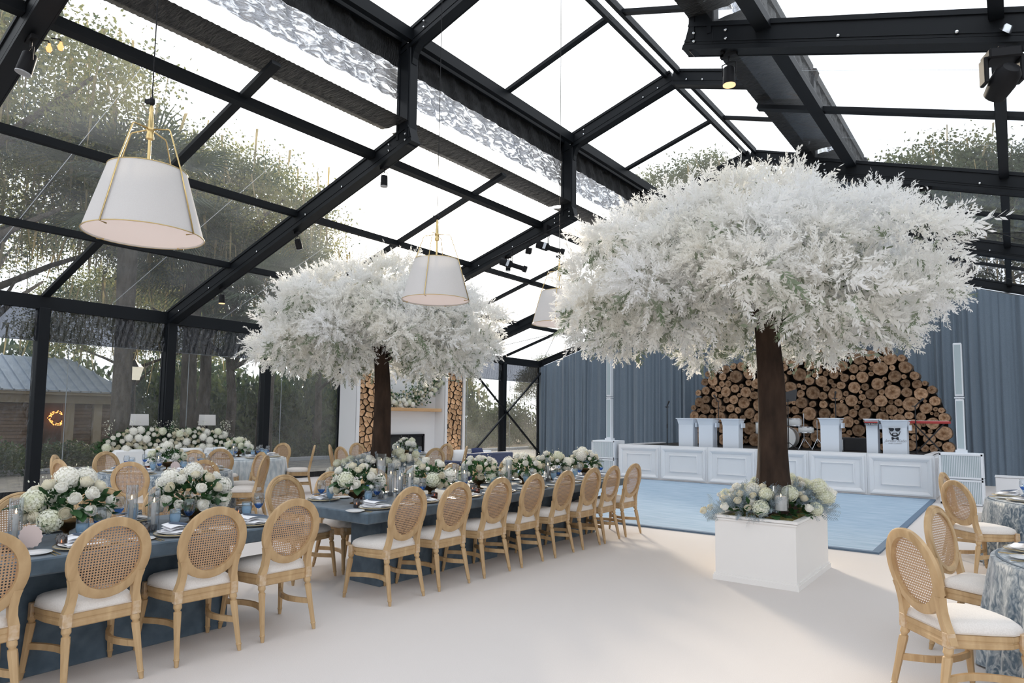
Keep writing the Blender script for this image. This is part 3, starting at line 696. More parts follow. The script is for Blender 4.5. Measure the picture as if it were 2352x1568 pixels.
# speakers: subwoofer stacks and slim column arrays
def sub(loc, wd, label, rz=0):
    t = thing('subwoofer', label, 'speaker', loc, rz, 'white subwoofer cabinets beside the stage')
    mb = MB(); mb.box((0,0,.26), (wd,.62,.51), bev=.012); obj('cabinet', mb, 'speaker_white', t)
    mb = MB(); n = 22
    for i in range(n): mb.box((-wd/2+.06+i*(wd-.12)/(n-1),-.318,.26), (.010,.012,.42))
    obj('grille', mb, 'speaker_white', t); mb = MB(); mb.box((0,-.311,.26), (wd-.09,.006,.43)); obj('grille_cloth', mb, 'grille', t)
    mb = MB()
    for z in (.03,.49): mb.box((0,-.32,z), (wd,.02,.035))
    for x in (-wd/2+.02,wd/2-.02): mb.box((x,-.32,.26), (.03,.02,.5))
    obj('trim', mb, 'speaker_white', t)
def column(x, y, z0, z1, label):
    t = thing('column_speaker', label, 'speaker', (x,y,z0), 0, 'slim white column speakers')
    h = z1-z0; mb = MB()
    for a, b in ((0.05,h*.5-.03),(h*.5+.03,h)):
        c_ = MB(); c_.box((0,0,(a+b)/2), (.15,.16,b-a), bev=.01); obj('array', c_, 'speaker_white', t)
        c_ = MB(); c_.box((.0,-.083,(a+b)/2), (.11,.006,b-a-.08)); obj('grille', c_, 'grille', t)
    mb.box((0,0,h*.5), (.17,.13,.03)); mb.box((0,0,.03), (.20,.22,.06)); mb.tube([(0,0,0),(0,0,h*.5)], .02, 8); obj('pole', mb, 'speaker_white', t)
sub((-9.42,17.2,0), .74, 'lower white subwoofer left of the stage'); sub((-9.42,17.2,.515), .74, 'upper white subwoofer left of the stage, under the left column')
column(-9.40,17.25,1.03,3.50,'slim white column speaker on the left subwoofer stack')
sub((-.92,16.6,0), .74, 'lower white subwoofer right of the stage'); sub((-.92,16.6,.515), .74, 'upper white subwoofer right of the stage, under the right column')
column(-.92,16.7,1.03,3.30,'slim white column speaker on the right subwoofer stack')
ub = thing('utility_box', 'small white box on the carpet beyond the right subwoofers', 'box', (-.1,18.2,0)); mb = MB(); mb.box((0,0,.24), (.6,.5,.48), bev=.01); obj('box', mb, 'white_paint', ub)
mb = MB(); mb.box((0,0,.495), (.62,.52,.02)); obj('lid', mb, 'white_paint', ub)

# ================================================================== CHAIRS
def oval(t, a, b): return (a*math.cos(t), b*math.sin(t))
CZ, CA, CB = .765, .236, .245           # oval back centre height, half width, half height
def tilt(z): return -.205-(z-.45)*.20    # y of the back plane at height z
def sweep_oval(a_in, b_in, a_out, b_out, dy0, dy1, n=40):
    """ring between two ovals, rounded front face with an inner bevel"""
    mb = MB(); prof = [(0,dy0),(0,dy1-.006),(.12,dy1),(.60,dy1),(.74,dy1-.008),(.80,dy1-.004),(1,dy1-.010),(1,dy0+.006),(.82,dy0)]
    vs = []
    for i in range(n):
        t = 2*PI*i/n
        for f, d in prof:
            a = a_in+(a_out-a_in)*f; b = b_in+(b_out-b_in)*f; x, z = a*math.cos(t), CZ+b*math.sin(t)
            vs.append((x, tilt(z)+d, z))
    k = len(prof); fs = [(i*k+j, i*k+(j+1)%k, ((i+1)%n)*k+(j+1)%k, ((i+1)%n)*k+j) for i in range(n) for j in range(k)]
    return mb.add(vs, fs)
def turned_leg(x0, y0, x1, y1, z0, z1, r_=.021):
    """fluted turned leg from the block at z1 down to the floor"""
    prof = [(0,.55),(.02,.62),(.10,.80),(.115,.98),(.125,.80),(.15,.86),(.5,1.02),(.80,1.25),(.86,1.18),(.875,.82),(.90,.95),(.92,1.25),(.94,1.28),(1,1.2)]
    mb = MB(); n = 12; vs = []
    for f, q in prof:
        z = z0+(z1-z0)*f; cx = x0+(x1-x0)*f; cy = y0+(y1-y0)*f
        for j in range(n):
            t = 2*PI*j/n; fl_ = .90 if (j % 2 and .14 < f < .82) else 1
            vs.append((cx+r_*q*fl_*math.cos(t), cy+r_*q*fl_*math.sin(t), z))
    k = len(prof); fs = [(i*n+j, i*n+(j+1)%n, (i+1)*n+(j+1)%n, (i+1)*n+j) for i in range(k-1) for j in range(n)]+[tuple(range(n))[::-1]]
    return mb.add(vs, fs)
SP = [(-.185,-.215),(-.235,.02),(-.245,.13),(-.215,.21),(-.13,.245),(0,.255),(.13,.245),(.215,.21),(.245,.13),(.235,.02),(.185,-.215)]   # seat plan
def seat_ring(sc_, z): return [(x*sc_, y*sc_+.0, z) for x,y in SP]
def make_chair():
    t = thing('dining_chair', 'x', 'chair')
    # back frame: oval ring plus the two stiles running down to the seat blocks
    mb = sweep_oval(.178,.190,CA,CB,-.018,.022)
    for s in (-1, 1):
        pts = [(.196,.40),(.192,.46),(.180,.52),(.176,.57),(.180,.62),(.190,.66)]
        vs = []
        for (x, z) in pts:
            wd = .026 if z < .5 else .022
            for a, b in ((-1,-1),(1,-1),(1,1),(-1,1)): vs.append((s*(x+a*wd-.0), tilt(z)+.003+b*.022, z))
        mb.add(vs, [(i*4+j, i*4+(j+1)%4, (i+1)*4+(j+1)%4, (i+1)*4+j)[::s] for i in range(len(pts)-1) for j in range(4)])
    obj('back_frame', mb, 'wood', t, smooth='auto')
    # woven cane: square mesh with octagonal holes
    mb = MB(); p_ = .0165; h_ = p_/2; q_ = .0050
    idx = {}
    for i in range(-12, 13):
        for j in range(-13, 14):
            x, z = i*p_, j*p_
            if (x/.186)**2+(z/.197)**2 > 1: continue
            o8 = [(-h_,-h_),(0,-h_),(h_,-h_),(h_,0),(h_,h_),(0,h_),(-h_,h_),(-h_,0)]
            i8 = [(q_*math.cos(a), q_*math.sin(a)) for a in [R(225+45*k) for k in range(8)]]
            vs = [(x+a, tilt(CZ+z+b)+.006, CZ+z+b) for a,b in o8+i8]
            mb.add(vs, [(k,(k+1)%8,8+(k+1)%8,8+k) for k in range(8)])
    obj('cane_panel', mb, 'cane', t)
    # seat: apron, cushion, piping
    mb = MB(); n = len(SP); L_ = [(.965,.376),(1.0,.383),(1.0,.404),(.982,.412),(.982,.420),(1.0,.428),(1.0,.452),(.97,.458)]
    vs = [(x*s_, y*s_, z-(.012*math.sin(i/(n-1)*PI) if z < .41 else 0)*-1) for s_, z in L_ for i,(x,y) in enumerate(SP)]
    fs = [(l*n+i, l*n+(i+1)%n, (l+1)*n+(i+1)%n, (l+1)*n+i) for l in range(len(L_)-1) for i in range(n)]
    fs += [tuple(range(n))[::-1], tuple((len(L_)-1)*n+i for i in range(n))]
    mb.add(vs, fs); obj('seat_frame', mb, 'wood', t)
    def cush(u, v):
        a = u*2*PI; k = 1-v; i = u*n; i0 = int(i) % n; f = i-int(i); x = SP[i0][0]*(1-f)+SP[(i0+1)%n][0]*f; y = SP[i0][1]*(1-f)+SP[(i0+1)%n][1]*f
        pr = [(.985,.458),(1.0,.468),(.995,.482),(.965,.502),(.87,.519),(.62,.531),(.3,.537),(.0,.539)]
        e = v*(len(pr)-1); e0 = min(int(e), len(pr)-2); g = e-e0; s_ = pr[e0][0]*(1-g)+pr[e0+1][0]*g; z = pr[e0][1]*(1-g)+pr[e0+1][1]*g
        return (x*s_, y*s_+.005, z)
    cu = obj('seat_cushion', MB().grid(cush, 44, 8, close_u=True), 'linen', t, smooth=True)
    mb = MB(); pts = [(x*1.0, y+.005, .462) for x,y in SP]; mb.tube(pts+[pts[0]], .004, 6); obj('piping', mb, 'piping', cu)
    for s in (-1, 1):
        obj('leg', turned_leg(s*.255,.255,s*.225,.205,0,.40), 'wood', t, smooth='auto')
        lg_ = obj('leg', turned_leg(s*.215,-.285,s*.190,-.205,0,.385), 'wood', t, smooth='auto')
        for bx, by in ((.193,-.205),(.222,.203)): mb = MB(); mb.box((s*bx,by,.425), (.052,.050,.085), bev=.005); obj('carved_block', mb, 'wood_edge', t)
        pts = []
        for i in range(9):
            f = i/8; pts.append((s*((.203+.035*f)-.085*math.sin(f*PI)), -.245+.475*f, .205-.0*f))
        mb = MB()
        for i in range(8): mb.beam(pts[i], pts[i+1], .022, .038)
        obj('stretcher', mb, 'wood', t)
    return t
chair0 = make_chair(); used = []
def place_chair(x, y, face, label, group, jitter=True):
    """x, y: point under the top of the back; face: world angle the sitter looks along"""
    q = random.Random(int((x*37+y*91)*100)); rz = face-PI/2+(q.uniform(-.05,.05) if jitter else 0)
    ox, oy = 0, -.31
    loc = (x-(ox*math.cos(rz)-oy*math.sin(rz)), y-(ox*math.sin(rz)+oy*math.cos(rz)), 0.001)
    if not used:
        used.append(1); chair0.location = loc; chair0.rotation_euler = (0,0,rz); chair0['label'] = label; chair0['group'] = group; return chair0
    return dup(chair0, loc, rz, label, group)
G1 = 'oval cane back chairs along the long tables'
rowR = [4.34,4.97,5.64,6.28,6.95,7.59,8.14,8.76]
for i, y in enumerate(rowR):
    place_chair(-4.37, y, PI, f'cane back chair, {ORD[i]} from the near end, floor side of the far long table', G1)
for i, y in enumerate([4.27,4.87,5.52,6.18,6.92,7.55,8.15,8.8]):
    place_chair(-6.20, y, 0, f'cane back chair, {ORD[i]} from the near end, window side of the far long table', G1)
LC = ['cropped oval cane back chair at the left edge of the photo, near long table','large oval cane back chair nearest the camera at the near long table','middle one of the three whole chairs at the near long table','oval cane back chair at the right end of the near long table']
for i, y in enumerate([1.20,1.85,2.50,3.12]): place_chair(-4.37, y, PI, LC[i], G1)
LC2 = ['cane back chair, window side of the near long table, far left behind the candles','cane back chair, window side of the near long table, hidden between two bouquets','cane back chair, window side of the near long table, behind the right bouquet']
for i, y in enumerate([1.95,2.52,3.08]): place_chair(-6.25, y, 0, LC2[i], G1)
G2 = 'oval cane back chairs around the round tables'
def round_chairs(cx, cy, spots, mn=1.50):
    for (x, y, label) in spots:
        a = math.atan2(cy-y, cx-x); rad = max(mn, math.hypot(cx-x, cy-y)); x, y = cx-math.cos(a)*rad, cy-math.sin(a)*rad
        place_chair(x, y, a, label, G2)
TA, TB, TC, TD, TE = (-10.5,5.15), (-12.85,7.75), (-10.95,10.45), (.76,5.72), (.60,9.95)
round_chairs(*TA, [(-10.35,3.62,'chair turned almost edge on, front one left of the nearest round table'),(-11.45,3.95,'chair behind the edge-on chair left of the nearest round table'),
  (-11.95,4.86,'chair on the window side of the nearest round table, left one'),(-9.24,4.05,'chair with its back to the camera at the nearest round table, left one'),
  (-8.99,4.91,'chair with its back to the camera at the nearest round table, right one'),(-11.6,6.15,'chair on the window side of the nearest round table, behind its bouquet'),
  (-9.35,6.10,'chair seen from the side at the right of the nearest round table'),(-10.3,6.62,'chair facing the camera at the right of the nearest round table')])
round_chairs(*TB, [(-11.75,6.72,'chair with its back to the camera at the round table by the white sofa'),(-13.35,9.1,'chair facing the camera behind the round table by the white sofa'),(-12.0,8.95,'chair seen from the side, right of the table by the white sofa')])
round_chairs(*TC, [(-11.95,9.45,'chair seen edge on at the left of the table before the fireplace'),(-11.1,8.95,"chair with its back to the camera, left of the left tree's trunk"),
  (-12.1,10.5,'chair behind the left side of the table before the fireplace'),(-10.9,11.6,'chair facing the camera at the right of the table before the fireplace'),
  (-9.55,10.1,"chair with its back to the camera, right of the left tree's trunk"),(-9.75,11.3,'chair seen edge on in front of the navy sofa')])
round_chairs(*TD, [(-.55,4.64,'large chair at the bottom right corner of the photo, its back to the camera'),(-.52,6.05,'chair facing right behind the large chair at the near right round table')], mn=1.32)
round_chairs(*TE, [(-.57,8.88,'chair at the far right round table with its back to the camera'),(-.77,10.21,'chair farther back at the far right round table, beside the subwoofer')], mn=1.32)

# ================================================================== TABLES
def long_table(y0, y1, label, bases):
    t = thing('banquet_table', label, 'table', (-5.27,(y0+y1)/2,0), 0, 'long slate blue slab tables'); L_ = y1-y0
    mb = MB(); mb.box((0,0,.72), (1.24,L_,.10), bev=.01); obj('tabletop', mb, 'table_velvet', t)
    for a, b in bases:
        mb = MB(); mb.box((.10,(a+b)/2-(y0+y1)/2,.335), (.44,b-a,.67), bev=.006); obj('pedestal', mb, 'table_velvet', t)
    return t
XE = -4.65
long_table(4.07, 9.15, 'far long slate blue slab table with six white bouquets and eight chairs a side', [(4.51,6.35),(6.8,8.65)])
long_table(-2.0, 3.42, 'near long slate blue slab table running out of the photo at the left', [(-1.5,.6),(.9,2.95)])
def round_table(c, label, m_, r_=.92):
    t = thing('round_table', label, 'table', (c[0],c[1],0), 0, 'round tables under velvet cloths')
    mb = MB(); mb.lathe([(0,.735),(r_-.01,.735),(r_-.01,.76),(0,.76)], 40); obj('tabletop', mb, 'table_velvet', t)
    mb = MB(); mb.tube([(0,0,.03),(0,0,.735)], .05, 10); mb.lathe([(.3,0),(.3,.02),(.05,.06)], 16); obj('pedestal', mb, 'fixture_black', t)
    q = random.Random(int(c[0]*10)); nf = 26; ph = [q.uniform(0,6) for _ in range(4)]
    def cl(u, v):
        a = u*2*PI
        if v < .3: rr_ = (r_+.005)*v/.3; return (rr_*math.cos(a), rr_*math.sin(a), .768+.001*math.sin(a*9+v*20))
        f = (v-.3)/.7; z = .768-f*.755; k = min(1, f*2.2)
        wv = math.sin(nf*a+ph[0]+math.sin(3*a+ph[1])*1.5)+.5*math.sin(11*a+ph[2])
        rr_ = r_+.008+.030*math.sqrt(min(f*4,1))*.5+f*.05+k*wv*(.010+.028*f)
        return (rr_*math.cos(a), rr_*math.sin(a), z)
    c_ = obj('tablecloth', MB().grid(cl, 260, 26, close_u=True), m_, loc=(c[0],c[1],0), smooth=True)
    tagit(c_, label.replace('round table','velvet cloth over the round table'), 'tablecloth', 'velvet cloths on the round tables'); return t
round_table(TA, 'nearest round table on the window side, behind the near long table', 'crushed_velvet')
round_table(TB, 'round table between the white sofa and the tent wall posts', 'pale_velvet')
round_table(TC, 'round table in front of the white fireplace', 'pale_velvet')
round_table(TD, 'round table at the right edge, nearer one with the large chair', 'crushed_velvet')
round_table(TE, 'round table at the right edge, farther one near the subwoofers', 'crushed_velvet')

# ------------------------------------------------------------------ tableware prototypes (meshes shared by all copies)
def lm(name, prof, m_, n=24, fr=None, cap=False): return MB().lathe(prof, n, cap=cap, fr=fr).mesh(name, m_, True)
M_charger = lm('charger', [(0,.004),(.10,.004),(.125,.010),(.160,.018),(.163,.020),(.160,.014),(.12,.003),(0,0)], 'charger_grey', 32)
M_rim = MB().tube([(.162*math.cos(a), .162*math.sin(a), .020) for a in np.linspace(0, 2*PI, 33)], .0022, 5, cap=False).mesh('rim', 'gold', True)
M_plate = lm('plate', [(0,.006),(.075,.006),(.10,.012),(.135,.022),(.137,.020),(.10,.006),(.07,0),(0,0)], 'china', 32)
M_bread = lm('bread_plate', [(0,.005),(.05,.005),(.085,.015),(.087,.013),(.05,0),(0,0)], 'china', 24, fr=lambda t,z: 1+.012*math.cos(t*12))
def napkin_mesh():
    mb = MB()
    def fn(u, v):
        x, y = (u-.5)*.20, (v-.5)*.24; return (x, y, .012+.006*math.sin(u*5+1)*math.cos(v*4)+.010*(1-abs(u-.5)*2)*(.4+v*.8))
    mb.grid(fn, 8, 8); mb.grid(lambda u,v: tuple(a-b for a,b in zip(fn(u,v),(0,0,.010))), 8, 8)
    def f2(u, v):
        x, y = -.02+(u-.5)*.14, .03+(v-.5)*.15; return (x+.02*v, y, .040+.010*(1-(2*u-1)**2)+.010*v)
    mb.grid(f2, 7, 7); mb.grid(lambda u,v: tuple(a-b for a,b in zip(f2(u,v),(0,0,.018))), 7, 7); return mb.mesh('napkin', 'napkin', True)
M_napkin = napkin_mesh()
M_card = MB().prism([(.035*math.cos(a), .095*math.sin(a)) for a in np.linspace(0, 2*PI, 19)[:-1]], 0, .004, 'Z').mesh('menu_card', 'slate_card')
def fork_mesh(kind):
    mb = MB(); mb.add([(-.004,-.09,.002),(.004,-.09,.002),(.003,.03,.003),(-.003,.03,.003),(-.004,-.09,.005),(.004,-.09,.005),(.003,.03,.006),(-.003,.03,.006)], [(0,1,2,3)[::-1],(4,5,6,7),(0,1,5,4),(1,2,6,5),(2,3,7,6),(3,0,4,7)])
    if kind == 'fork':
        mb.box((0,.045,.006), (.018,.03,.002))
        for x in (-.0075,-.0025,.0025,.0075): mb.box((x,.078,.007), (.0026,.04,.002))
    elif kind == 'knife': mb.add([(-.006,.03,.004),(.006,.03,.004),(.008,.09,.004),(0,.115,.004),(-.006,.10,.004)], [(0,1,2,3,4)]); mb.box((0,.06,.004), (.012,.07,.002))
    else: mb.lathe([(0,.003),(.012,.004),(.017,.008),(.0175,.009),(.012,.006),(0,.005)], 12, c=(0,.055,0), cap=False)
    return mb.mesh(kind, 'gold')
M_fork, M_knife, M_spoon = fork_mesh('fork'), fork_mesh('knife'), fork_mesh('spoon')
rib = lambda t, z: 1+.02*math.cos(t*14)
M_gob_bowl = lm('bowl', [(.004,.028),(.020,.040),(.036,.075),(.040,.105),(.038,.140),(.0365,.160),(.035,.160),(.038,.105),(.034,.075),(.018,.044),(0,.036)], 'blue_glass', 28, rib)
M_gob_water = lm('water', [(0,.042),(.017,.047),(.032,.077),(.0365,.105),(.035,.125),(0,.125)], 'water', 20)
M_gob_foot = lm('foot', [(.033,0),(.033,.003),(.010,.008),(.006,.015),(.006,.028)], 'blue_glass', 20)
M_wine_bowl = lm('bowl', [(.003,.100),(.020,.108),(.038,.140),(.042,.165),(.038,.205),(.034,.225),(.033,.225),(.037,.205),(.041,.165),(.037,.142),(.019,.112),(0,.106)], 'clear_glass', 28, rib)
M_wine_tint = lm('blue_base', [(.002,.098),(.021,.1065),(.036,.132),(.0375,.138)], 'deep_blue_glass', 24)
M_wine_foot = lm('stem', [(.033,0),(.033,.002),(.008,.006),(.0035,.015),(.003,.098)], 'clear_glass', 16)
def goblet(loc, label, g_):
    t = thing('water_goblet', label, 'glass', loc, 0, g_); obj('bowl', M_gob_bowl, parent=t); obj('water', M_gob_water, parent=t); obj('foot', M_gob_foot, parent=t); return t
def wine(loc, label, g_):
    t = thing('wine_glass', label, 'glass', loc, 0, g_); obj('bowl', M_wine_bowl, parent=t); obj('blue_base', M_wine_tint, parent=t); obj('stem', M_wine_foot, parent=t); return t
SET_I = [0]
def setting(px, py, face, where, z=.771, full=True, mirror=1):
    """px,py: edge point of the table in front of the diner; face: direction the diner looks along"""
    q = random.Random(SET_I[0]); SET_I[0] += 1; d = (math.cos(face), math.sin(face)); l = (-d[1], d[0])   # l = diner's left
    def W(f, s_, h=0): return (px+d[0]*f+l[0]*s_, py+d[1]*f+l[1]*s_, z+h)
    rz = face-PI/2
    t = thing('charger', f'grey charger with a gold rim{where}', 'plate', W(.19,0), rz, 'grey chargers'); obj('dish', M_charger, parent=t); obj('rim', M_rim, parent=t)
    obj('plate', M_plate, loc=W(.19,0,.011), rot=(0,0,rz), label=f'white dinner plate{where}', cat='plate', group='white dinner plates')
    obj('napkin', M_napkin, loc=W(.19,0,.020), rot=(0,0,rz+q.uniform(-.3,.3)), label=f'folded white napkin{where}', cat='napkin', group='white napkins on the plates')
    obj('menu_card', M_card, loc=W(.20,-.03,.073), rot=(.10,0,rz+q.uniform(.5,.9)), label=f'dark slate card on the napkin{where}', cat='card', group='slate cards on the napkins')
    if full:
        obj('bread_plate', M_bread, loc=W(.17,.265,0), rot=(0,0,rz), label=f'small white bread plate{where}', cat='plate', group='bread plates')
        obj('fork', M_fork, loc=W(.13,.175,0), rot=(0,0,rz+q.uniform(-.1,.1)), label=f'inner gold fork{where}', cat='fork', group='gold forks')
        obj('fork', M_fork, loc=W(.12,.200,0), rot=(0,0,rz+q.uniform(-.1,.1)), label=f'outer gold fork{where}', cat='fork', group='gold forks')
        obj('knife', M_knife, loc=W(.12,-.18,0), rot=(0,0,rz), label=f'gold knife{where}', cat='knife', group='gold knives')
        obj('spoon', M_spoon, loc=W(.12,-.205,0), rot=(0,0,rz), label=f'gold spoon{where}', cat='spoon', group='gold spoons')
    goblet(W(.37,-.06), f'blue footed water goblet{where}', 'blue water goblets')
    wine(W(.36,-.16), f'blue based wine glass{where}', 'blue based wine glasses')
for i, y in enumerate(rowR): setting(XE, y, PI, f', {ORD[i]} place, floor side, far long table')
for i, y in enumerate([4.40,5.0,5.6,6.25,6.92,7.55,8.15,8.76]): setting(-5.89, y, 0, f', {ORD[i]} place, window side, far long table', full=i < 3)
for i, y in enumerate([.62,1.24,1.86,2.48,3.06]): setting(XE, y, PI, f', {ORD[i]} place from the left, floor side, near long table')
for i, y in enumerate([1.3,1.95,2.52,3.06]): setting(-5.89, y, 0, f', {ORD[i]} place from the left, window side, near long table', full=False)
WH8 = ['front','front right','right','back right','back','back left','left','front left']
for (c, nm, angs, full) in ((TA,'nearest round table',[172,217,262,307,352,37,82,127],True),(TB,'round table by the white sofa',[307,262,352,37,82],False),(TC,'round table before the fireplace',[172,217,262,307,352,82],False),
                         (TD,'near round table at the right edge',[217,172,262,307],True),(TE,'far round table at the right edge',[217,172,262,307],True)):
    for i, a in enumerate(angs):
        a_ = R(a); setting(c[0]+.90*math.cos(a_), c[1]+.90*math.sin(a_), a_+PI, f', {WH8[round((a-307)/45)%8]} place, {nm}', full=full and i < 4)

# votives, cylinder candles
M_vot = lm('cup', [(.027,0),(.030,.004),(.031,.085),(.028,.085),(.026,.01),(0,.008)], 'smoke_glass', 20, rib)
M_votc = lm('cup', [(.030,0),(.034,.004),(.036,.062),(.033,.062),(.031,.01),(0,.008)], 'amber_glass', 22, lambda t,z: 1+.03*math.cos(t*12))
M_votw = lm('wax', [(.024,.009),(.024,.03),(0,.03)], 'wax', 14)
M_flame = lm('flame', [(.0005,0),(.004,.006),(.005,.012),(.003,.022),(.0003,.032)], 'flame', 8)
M_emb = lm('flame', [(.0005,0),(.004,.004),(.0045,.010),(.002,.018),(.0003,.024)], 'ember', 8)
M_cyl = lm('cylinder', [(.038,0),(.040,.003),(.040,.30),(.0375,.30),(.0375,.008),(0,.008)], 'clear_glass', 24)
M_taper = lm('taper', [(.016,.008),(.016,.20),(.012,.205),(0,.205)], 'wax', 14)
M_hold = lm('holder', [(.028,.008),(.028,.05),(.018,.055),(.0165,.055)], 'smoke_glass', 16)
def votive(x, y, label, kind=0, z=.771):
    t = thing('votive_candle', label, 'candle', (x,y,z), 0, 'votive candles on the tables'); obj('cup', M_votc if kind else M_vot, parent=t); obj('wax', M_votw, parent=t); obj('flame', M_emb, parent=t, loc=(0,0,.03)); return t
def hurricane(x, y, label, z=.771, h=1):
    t = thing('hurricane_candle', label, 'candle', (x,y,z), 0, 'tall candles in glass cylinders'); obj('cylinder', M_cyl, parent=t, scl=(1,1,h)); obj('taper', M_taper, parent=t, scl=(1,1,h)); obj('holder', M_hold, parent=t); obj('flame', M_flame, parent=t, loc=(0,0,.206*h)); return t
hr = [(-5.35,4.86,1.15),(-5.22,5.0,1.0),(-5.42,5.06,1.2),(-5.05,4.98,1.2),(-5.5,5.3,1),(-5.3,5.97,1.05),(-5.1,5.9,1.1),(-5.45,6.85,1.1),(-5.2,6.88,1.1),(-5.3,7.6,1.1),(-5.15,7.7,1.1),(-5.35,8.4,1)]
hr.sort(key=lambda a: a[1])
for i, (x,y,h) in enumerate(hr): hurricane(x, y, f'tall candle in a glass cylinder, {ORD[i]} from the near end of the far long table', h=h)
for i, (x,y,h,l) in enumerate([(-5.15,1.58,1.05,'beside the pink disc on the near long table'),(-5.3,2.35,1.1,'left of the pair between the near table bouquets'),(-5.1,2.42,1.05,'right of the pair between the near table bouquets'),(-5.35,1.40,1.1,'cropped by the left edge of the photo')]): hurricane(x, y, 'tall candle in a glass cylinder '+l, h=h)
vt = [(-5.02,4.26,0),(-4.98,5.28,1),(-4.95,5.95,1),(-5.55,5.85,0),(-5.0,6.6,1),(-5.1,6.05,0),(-5.0,7.3,0),(-5.0,7.95,1),(-5.5,4.7,1),(-5.5,6.6,0),(-5.05,8.5,0)]
vt.sort(key=lambda a: a[1])
for i, (x,y,k) in enumerate(vt): votive(x, y, f'{"amber ribbed" if k else "smoky grey"} votive candle, {ORD[i]} from the near end of the far long table', k)
for i, (x,y,k,l) in enumerate([(-4.93,1.77,0,'in front of the left bouquet of the near long table'),(-5.0,1.50,0,'ribbed, left of the pink disc'),(-5.02,2.33,0,'right of the left bouquet on the near long table'),(-4.95,3.35,1,'at the right end of the near long table'),(-5.35,3.25,0,'behind the last place of the near long table')]): votive(x, y, 'small glowing votive candle '+l, k)
# pink scalloped table number disc
tn = thing('table_number', 'pink scalloped paper disc standing in a clear foot on the near long table', 'sign', (-5.03,1.63,.771), R(40))
mb = MB(); mb.prism([((.072+.0035*math.cos(a*14))*math.cos(a), .078+(.072+.0035*math.cos(a*14))*math.sin(a)) for a in np.linspace(0,2*PI,57)[:-1]], -.002, .002); obj('disc', mb, 'pink_paper', tn)
mb = MB(); mb.box((0,0,.006), (.06,.03,.012), bev=.002); obj('foot', mb, 'clear_glass', tn)
tn2 = dup(tn, (TA[0]+.35,TA[1]-.05,.771), R(35), 'pale pink paper disc beside the bouquet on the nearest round table'); 

# ================================================================== FLOWERS
def petal_grid(mb, base, out, upv, L_, W_, curl, mi=0, nu=3, nv=4):
    out = Vector(out).normalized(); upv = Vector(upv).normalized(); sd = out.cross(upv).normalized(); base = Vector(base)
    def fn(u, v):
        a = v*curl; wv = W_*math.sin(PI*min(1,.18+.82*v)**.8 if v < 1 else PI)*(u-.5)*2 if False else W_*(.35+.9*v-1.0*v*v*.85)*(u-.5)*2
        p = base + out*(L_*(math.sin(a)/curl if curl else v)) + upv*(L_*((1-math.cos(a))/curl if curl else 0)) + sd*wv + upv*(.25*W_*(2*u-1)**2)
        return p
    mb.grid(lambda u,v: tuple(fn(u,v)), nu, nv, mi)
def peony(seed, layers=((.95,12,.9),(.75,12,1.25),(.52,10,1.6),(.30,8,1.9)), R_=.05):
    q = random.Random(seed); mb = MB()
    for li, (s_, n, lift) in enumerate(layers):
        for k in range(n):
            a = 2*PI*(k+q.uniform(-.2,.2))/n+li*.4; el = lift*.55-.25+q.uniform(-.1,.1)
            o_ = Vector((math.cos(a)*math.cos(el), math.sin(a)*math.cos(el), math.sin(el))); u_ = Vector((-math.cos(a)*math.sin(el), -math.sin(a)*math.sin(el), math.cos(el)))
            petal_grid(mb, (0,0,-.008+li*.004), o_, u_, R_*(s_*.55+.5), R_*q.uniform(.42,.55), 1.1+li*.25)
    mb.lathe([(R_*.2,-.015),(R_*.6,0),(R_*.55,R_*.45),(R_*.2,R_*.7),(0,R_*.72)], 10, cap=False); return mb
def rose(seed, R_=.036):
    q = random.Random(seed); mb = MB()
    for li in range(5):
        n = [3,4,5,5,6][li]; rr_ = R_*(.18+.17*li)
        for k in range(n):
            a0 = 2*PI*k/n+li*.8; 
            def fn(u, v):
                a = a0+(u-.5)*2*PI/n*1.45; f = v; r2 = rr_*(.55+.45*math.sin(f*2.0))+ (R_*.22*max(0,f-.75)*(li/2)); z = R_*(-.55+f*(1.45-.13*li))-.15*R_*(2*u-1)**2*f
                return (r2*math.cos(a), r2*math.sin(a), z)
            mb.grid(fn, 5, 5)
    mb.lathe([(0,-R_*.7),(R_*.5,-R_*.5),(R_*.74,-.02*R_),(R_*.66,R_*.22),(R_*.3,R_*.42),(0,R_*.48)], 12, cap=False); return mb
def hydrangea(seed, R_=.062, n=110):
    q = random.Random(seed); mb = MB()
    for k in range(n):
        z = 1-1.75*(k+.5)/n; a = k*2.39996; r_ = math.sqrt(max(0,1-z*z)); d = Vector((r_*math.cos(a), r_*math.sin(a), z)); c_ = d*R_*q.uniform(.88,1.05); 
        s_ = d.cross(Vector((0,0,1)) if abs(z) < .9 else Vector((1,0,0))).normalized(); t_ = d.cross(s_); w_ = R_*.17; ro = q.uniform(0,1.5)
        for j in range(4):
            b = ro+j*PI/2; e = s_*math.cos(b)+t_*math.sin(b); g_ = s_*math.cos(b+.7)+t_*math.sin(b+.7); h2 = s_*math.cos(b-.7)+t_*math.sin(b-.7)
            mb.add([c_, c_+h2*w_*.8+d*.002, c_+e*w_*1.15+d*.001, c_+g_*w_*.8+d*.002], [(0,1,2,3)])
    mb.lathe([(0,-R_*.75),(R_*.6,-R_*.5),(R_*.85,0),(R_*.6,R_*.55),(0,R_*.85)], 12, cap=False); return mb
def lily(seed, R_=.06):
    mb = MB()
    for k in range(6):
        a = k*PI/3; el = .75; o_ = Vector((math.cos(a)*math.cos(el), math.sin(a)*math.cos(el), math.sin(el))); u_ = Vector((-math.cos(a)*math.sin(el), -math.sin(a)*math.sin(el), math.cos(el)))
        petal_grid(mb, (0,0,-.01), o_, -u_, R_*1.25, R_*.34, .9, nv=5)
    return mb
